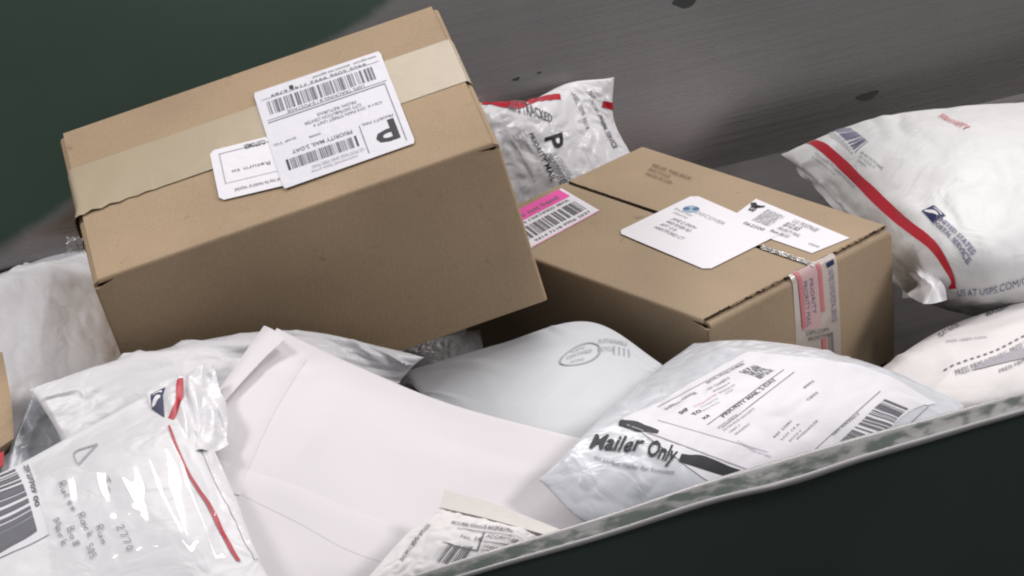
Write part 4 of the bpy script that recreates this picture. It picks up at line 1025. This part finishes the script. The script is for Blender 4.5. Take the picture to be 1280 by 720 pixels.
# handwriting
hand = bpy.data.materials  # pen strokes are narrow ribbons
def strokes(S, name, lines, wpx, mat, par, off=0.0014):
    V = []; F = []
    for ln in lines:
        p = np.array(ln, float); 
        if len(p) < 2: continue
        c = cr(p, np.linspace(0, 1, max(4, 5*len(p))), 0); d = np.gradient(c, axis=0); n = np.stack([-d[:, 1], d[:, 0]], 1); n /= np.linalg.norm(n, axis=1, keepdims=True)+1e-9
        a = np.array([S.inv(*x) for x in c+n*wpx/2]); b = np.array([S.inv(*x) for x in c-n*wpx/2])
        P = np.stack([S.at(a, off), S.at(b, off)]); F.append(quads(2, len(c), sum(len(v) for v in V))); V.append(P.reshape(-1, 3))
    return mesh_obj(name, np.concatenate(V), np.concatenate(F), mat, par)
GL = {'M': [[(0, 0), (.1, 1), (.4, .3), (.7, 1), (.85, 0)]], 'a': [[(.5, .5), (.2, .55), (0, .25), (.2, 0), (.45, .3), (.5, .55), (.5, .1), (.65, 0)]],
      'r': [[(0, .5), (.1, 0), (.1, .3), (.25, .52), (.45, .48)]], 'k': [[(.05, 1), (0, 0)], [(.45, .6), (.05, .28), (.5, 0)]], 'R': [[(0, 0), (.1, 1), (.5, .95), (.5, .6), (.1, .5), (.6, 0)]],
      'u': [[(0, .5), (.05, .05), (.3, .02), (.45, .5), (.45, 0)]], 'n': [[(0, .5), (.05, 0), (.1, .4), (.35, .5), (.42, 0)]], 'B': [[(0, 0), (.1, 1), (.5, .85), (.15, .55), (.6, .3), (.4, 0), (0, .02)]],
      'o': [[(.3, .5), (.02, .3), (.2, 0), (.45, .2), (.3, .5)]], '8': [[(.5, .9), (.1, .8), (.45, .3), (.2, 0), (.05, .3), (.5, .75), (.5, .9)]], '0': [[(.3, 1), (.02, .5), (.25, 0), (.5, .5), (.3, 1)]],
      '5': [[(.5, 1), (.1, .95), (.08, .6), (.45, .45), (.35, .05), (0, .05)]], 'd': [[(.45, .5), (.1, .45), (.1, .05), (.4, .1), (.55, 1), (.5, 0)]], 'e': [[(.05, .25), (.4, .3), (.25, .52), (.03, .25), (.2, 0), (.45, .1)]],
      'l': [[(.15, 1), (.02, .1), (.2, 0)]], 'T': [[(0, .95), (.7, 1)], [(.35, 1), (.3, 0)]], '2': [[(.05, .8), (.3, 1), (.45, .75), (0, 0), (.5, .05)]], '7': [[(0, .95), (.5, 1), (.15, 0)]], 'N': [[(0, 0), (.08, 1), (.5, 0), (.6, 1)]], 'C': [[(.5, .85), (.2, .95), (0, .4), (.25, 0), (.55, .15)]]}
rh = random.Random(2)
def write(word, x0, y0, dx, dy, up, h):
    L = math.hypot(dx, dy); ux, uy = dx/L, dy/L; l2 = math.hypot(*up); vx, vy = up[0]/l2, up[1]/l2; st = L/len(word); out = []
    for k, ch in enumerate(word):
        for pl in GL[ch]: out.append([(x0+ux*(k+p[0]*1.15)*st+vx*p[1]*h+rh.uniform(-.2, .2), y0+uy*(k+p[0]*1.15)*st+vy*p[1]*h+rh.uniform(-.2, .2)) for p in pl])
    return out
ln = []
UPH = (0.86, -0.5)
for a in (('Mark', 66, 652, 13, 36), ('Bo8', 84, 662, 10, 26), ('Rulen', 73, 606, 19, 38), ('Park'.replace('P', 'R'), 97, 645, 15, 32), ('Run', 120, 660, 9, 26), ('505', 108, 684, 6, 18), ('2770', 146, 660, 15, 34), ('To', 128, 600, 8, 22)): ln += write(*a, UPH, 9)
strokes(S, 'pen_writing', ln, 1.0, M['pen'], R_, 0.0013)
strokes(S, 'pen_writing', [[(96, 580), (94, 566), (122, 556)], [(122, 556), (98, 582)]], 1.4, M['faded_ink'], R_, 0.0013)
# clear pouch glued on top
C = [[S.inv(*p) for p in r] for r in ([(66, 742), (150, 722), (236, 706), (282, 700)], [(58, 660), (125, 630), (200, 604), (256, 610)], [(40, 584), (100, 552), (160, 518), (212, 500)])]
C = np.array(C); G = cr(cr(C, np.linspace(0, 1, 90), 0), np.linspace(0, 1, 110), 1)
yy, xx = np.meshgrid(np.linspace(0, 1, 90), np.linspace(0, 1, 110), indexing='ij')
rg3 = np.random.default_rng(12)
rid = np.clip(0.55+0.45*smooth_noise(90, 110, (9, 4), rg3), 0.1, 1.4)
ph = xx*17+1.1*smooth_noise(90, 110, (3, 3), rg3)
wv_ = 0.014*smooth_noise(90, 110, (5, 2), rg3)+0.0025*smooth_noise(90, 110, (14, 4), rg3)
rdg = sum(a_*np.exp(-((xx+wv_-c_)/w_)**2) for a_, c_, w_ in ((0.0022, 0.36, 0.040), (0.0034, 0.49, 0.055), (0.0032, 0.66, 0.05), (0.0030, 0.86, 0.045), (0.0010, 0.18, 0.03)))
rdg = rdg*np.clip(3.2*(1-yy)+0.5*np.sin(xx*9), 0.15, 1.0)
edge = np.minimum(1, 10*np.minimum(np.minimum(xx, 1-xx), np.minimum(yy, 1-yy)))
h = 0.0016+edge*(rdg*np.clip(rid, 0.88, 1.08)+0.0009)
P0 = S.at(G, 0.0020)
for _ in range(160):
    P0[1:-1, 1:-1] = 0.25*(P0[:-2, 1:-1]+P0[2:, 1:-1]+P0[1:-1, :-2]+P0[1:-1, 2:])
P0[..., 2] += 0.0012*np.minimum(1, edge)
N0 = grid_normals(P0)
P = P0+N0*h[..., None]
mesh_obj('clear_pouch', P, quads(90, 110), M['clear_pouch'], R_)
# stiff crumpled corner with the emblem
C = ctrl([[(196, 552, .243), (222, 560, .243), (250, 568, .238), (284, 560, .228)], [(190, 520, .243), (220, 524, .246), (248, 528, .242), (280, 520, .234)], [(184, 494, .243), (212, 494, .246), (240, 488, .252), (272, 494, .238)], [(186, 486, .240), (214, 474, .245), (238, 466, .252), (262, 466, .244)]])
G = cr(cr(C, np.linspace(0, 1, 40), 0), np.linspace(0, 1, 44), 1)
rg4 = np.random.default_rng(17)
yy, xx = np.meshgrid(np.linspace(0, 1, 40), np.linspace(0, 1, 44), indexing='ij')
G = G+grid_normals(G)*(0.005*np.abs(smooth_noise(40, 44, (3, 6), rg4))*xx-0.004*np.exp(-((xx-0.55)/0.05)**2))[..., None]
co = mesh_obj('crumpled_corner', *solid(G, t=0.0006), M['crisp_film'], R_)
SC = Surf(G)
bandpx(SC, 'red_stripe', [(206, 530), (214, 514), (220, 496), (222, 475)], [(212, 533), (222, 516), (229, 496), (229, 473)], M['red'], co, 0.0008)
q = Frame(SC, (190, 512), (206, 524), (186, 495), (204, 486)); emblem(q, co, 0.0008)
# sealing strip along the right side
bandpx(S, 'seal_strip', [(243, 538), (272, 610), (296, 655), (318, 700)], [(256, 534), (286, 606), (312, 655), (336, 705)], M['crisp_film'], R_, 0.0010)
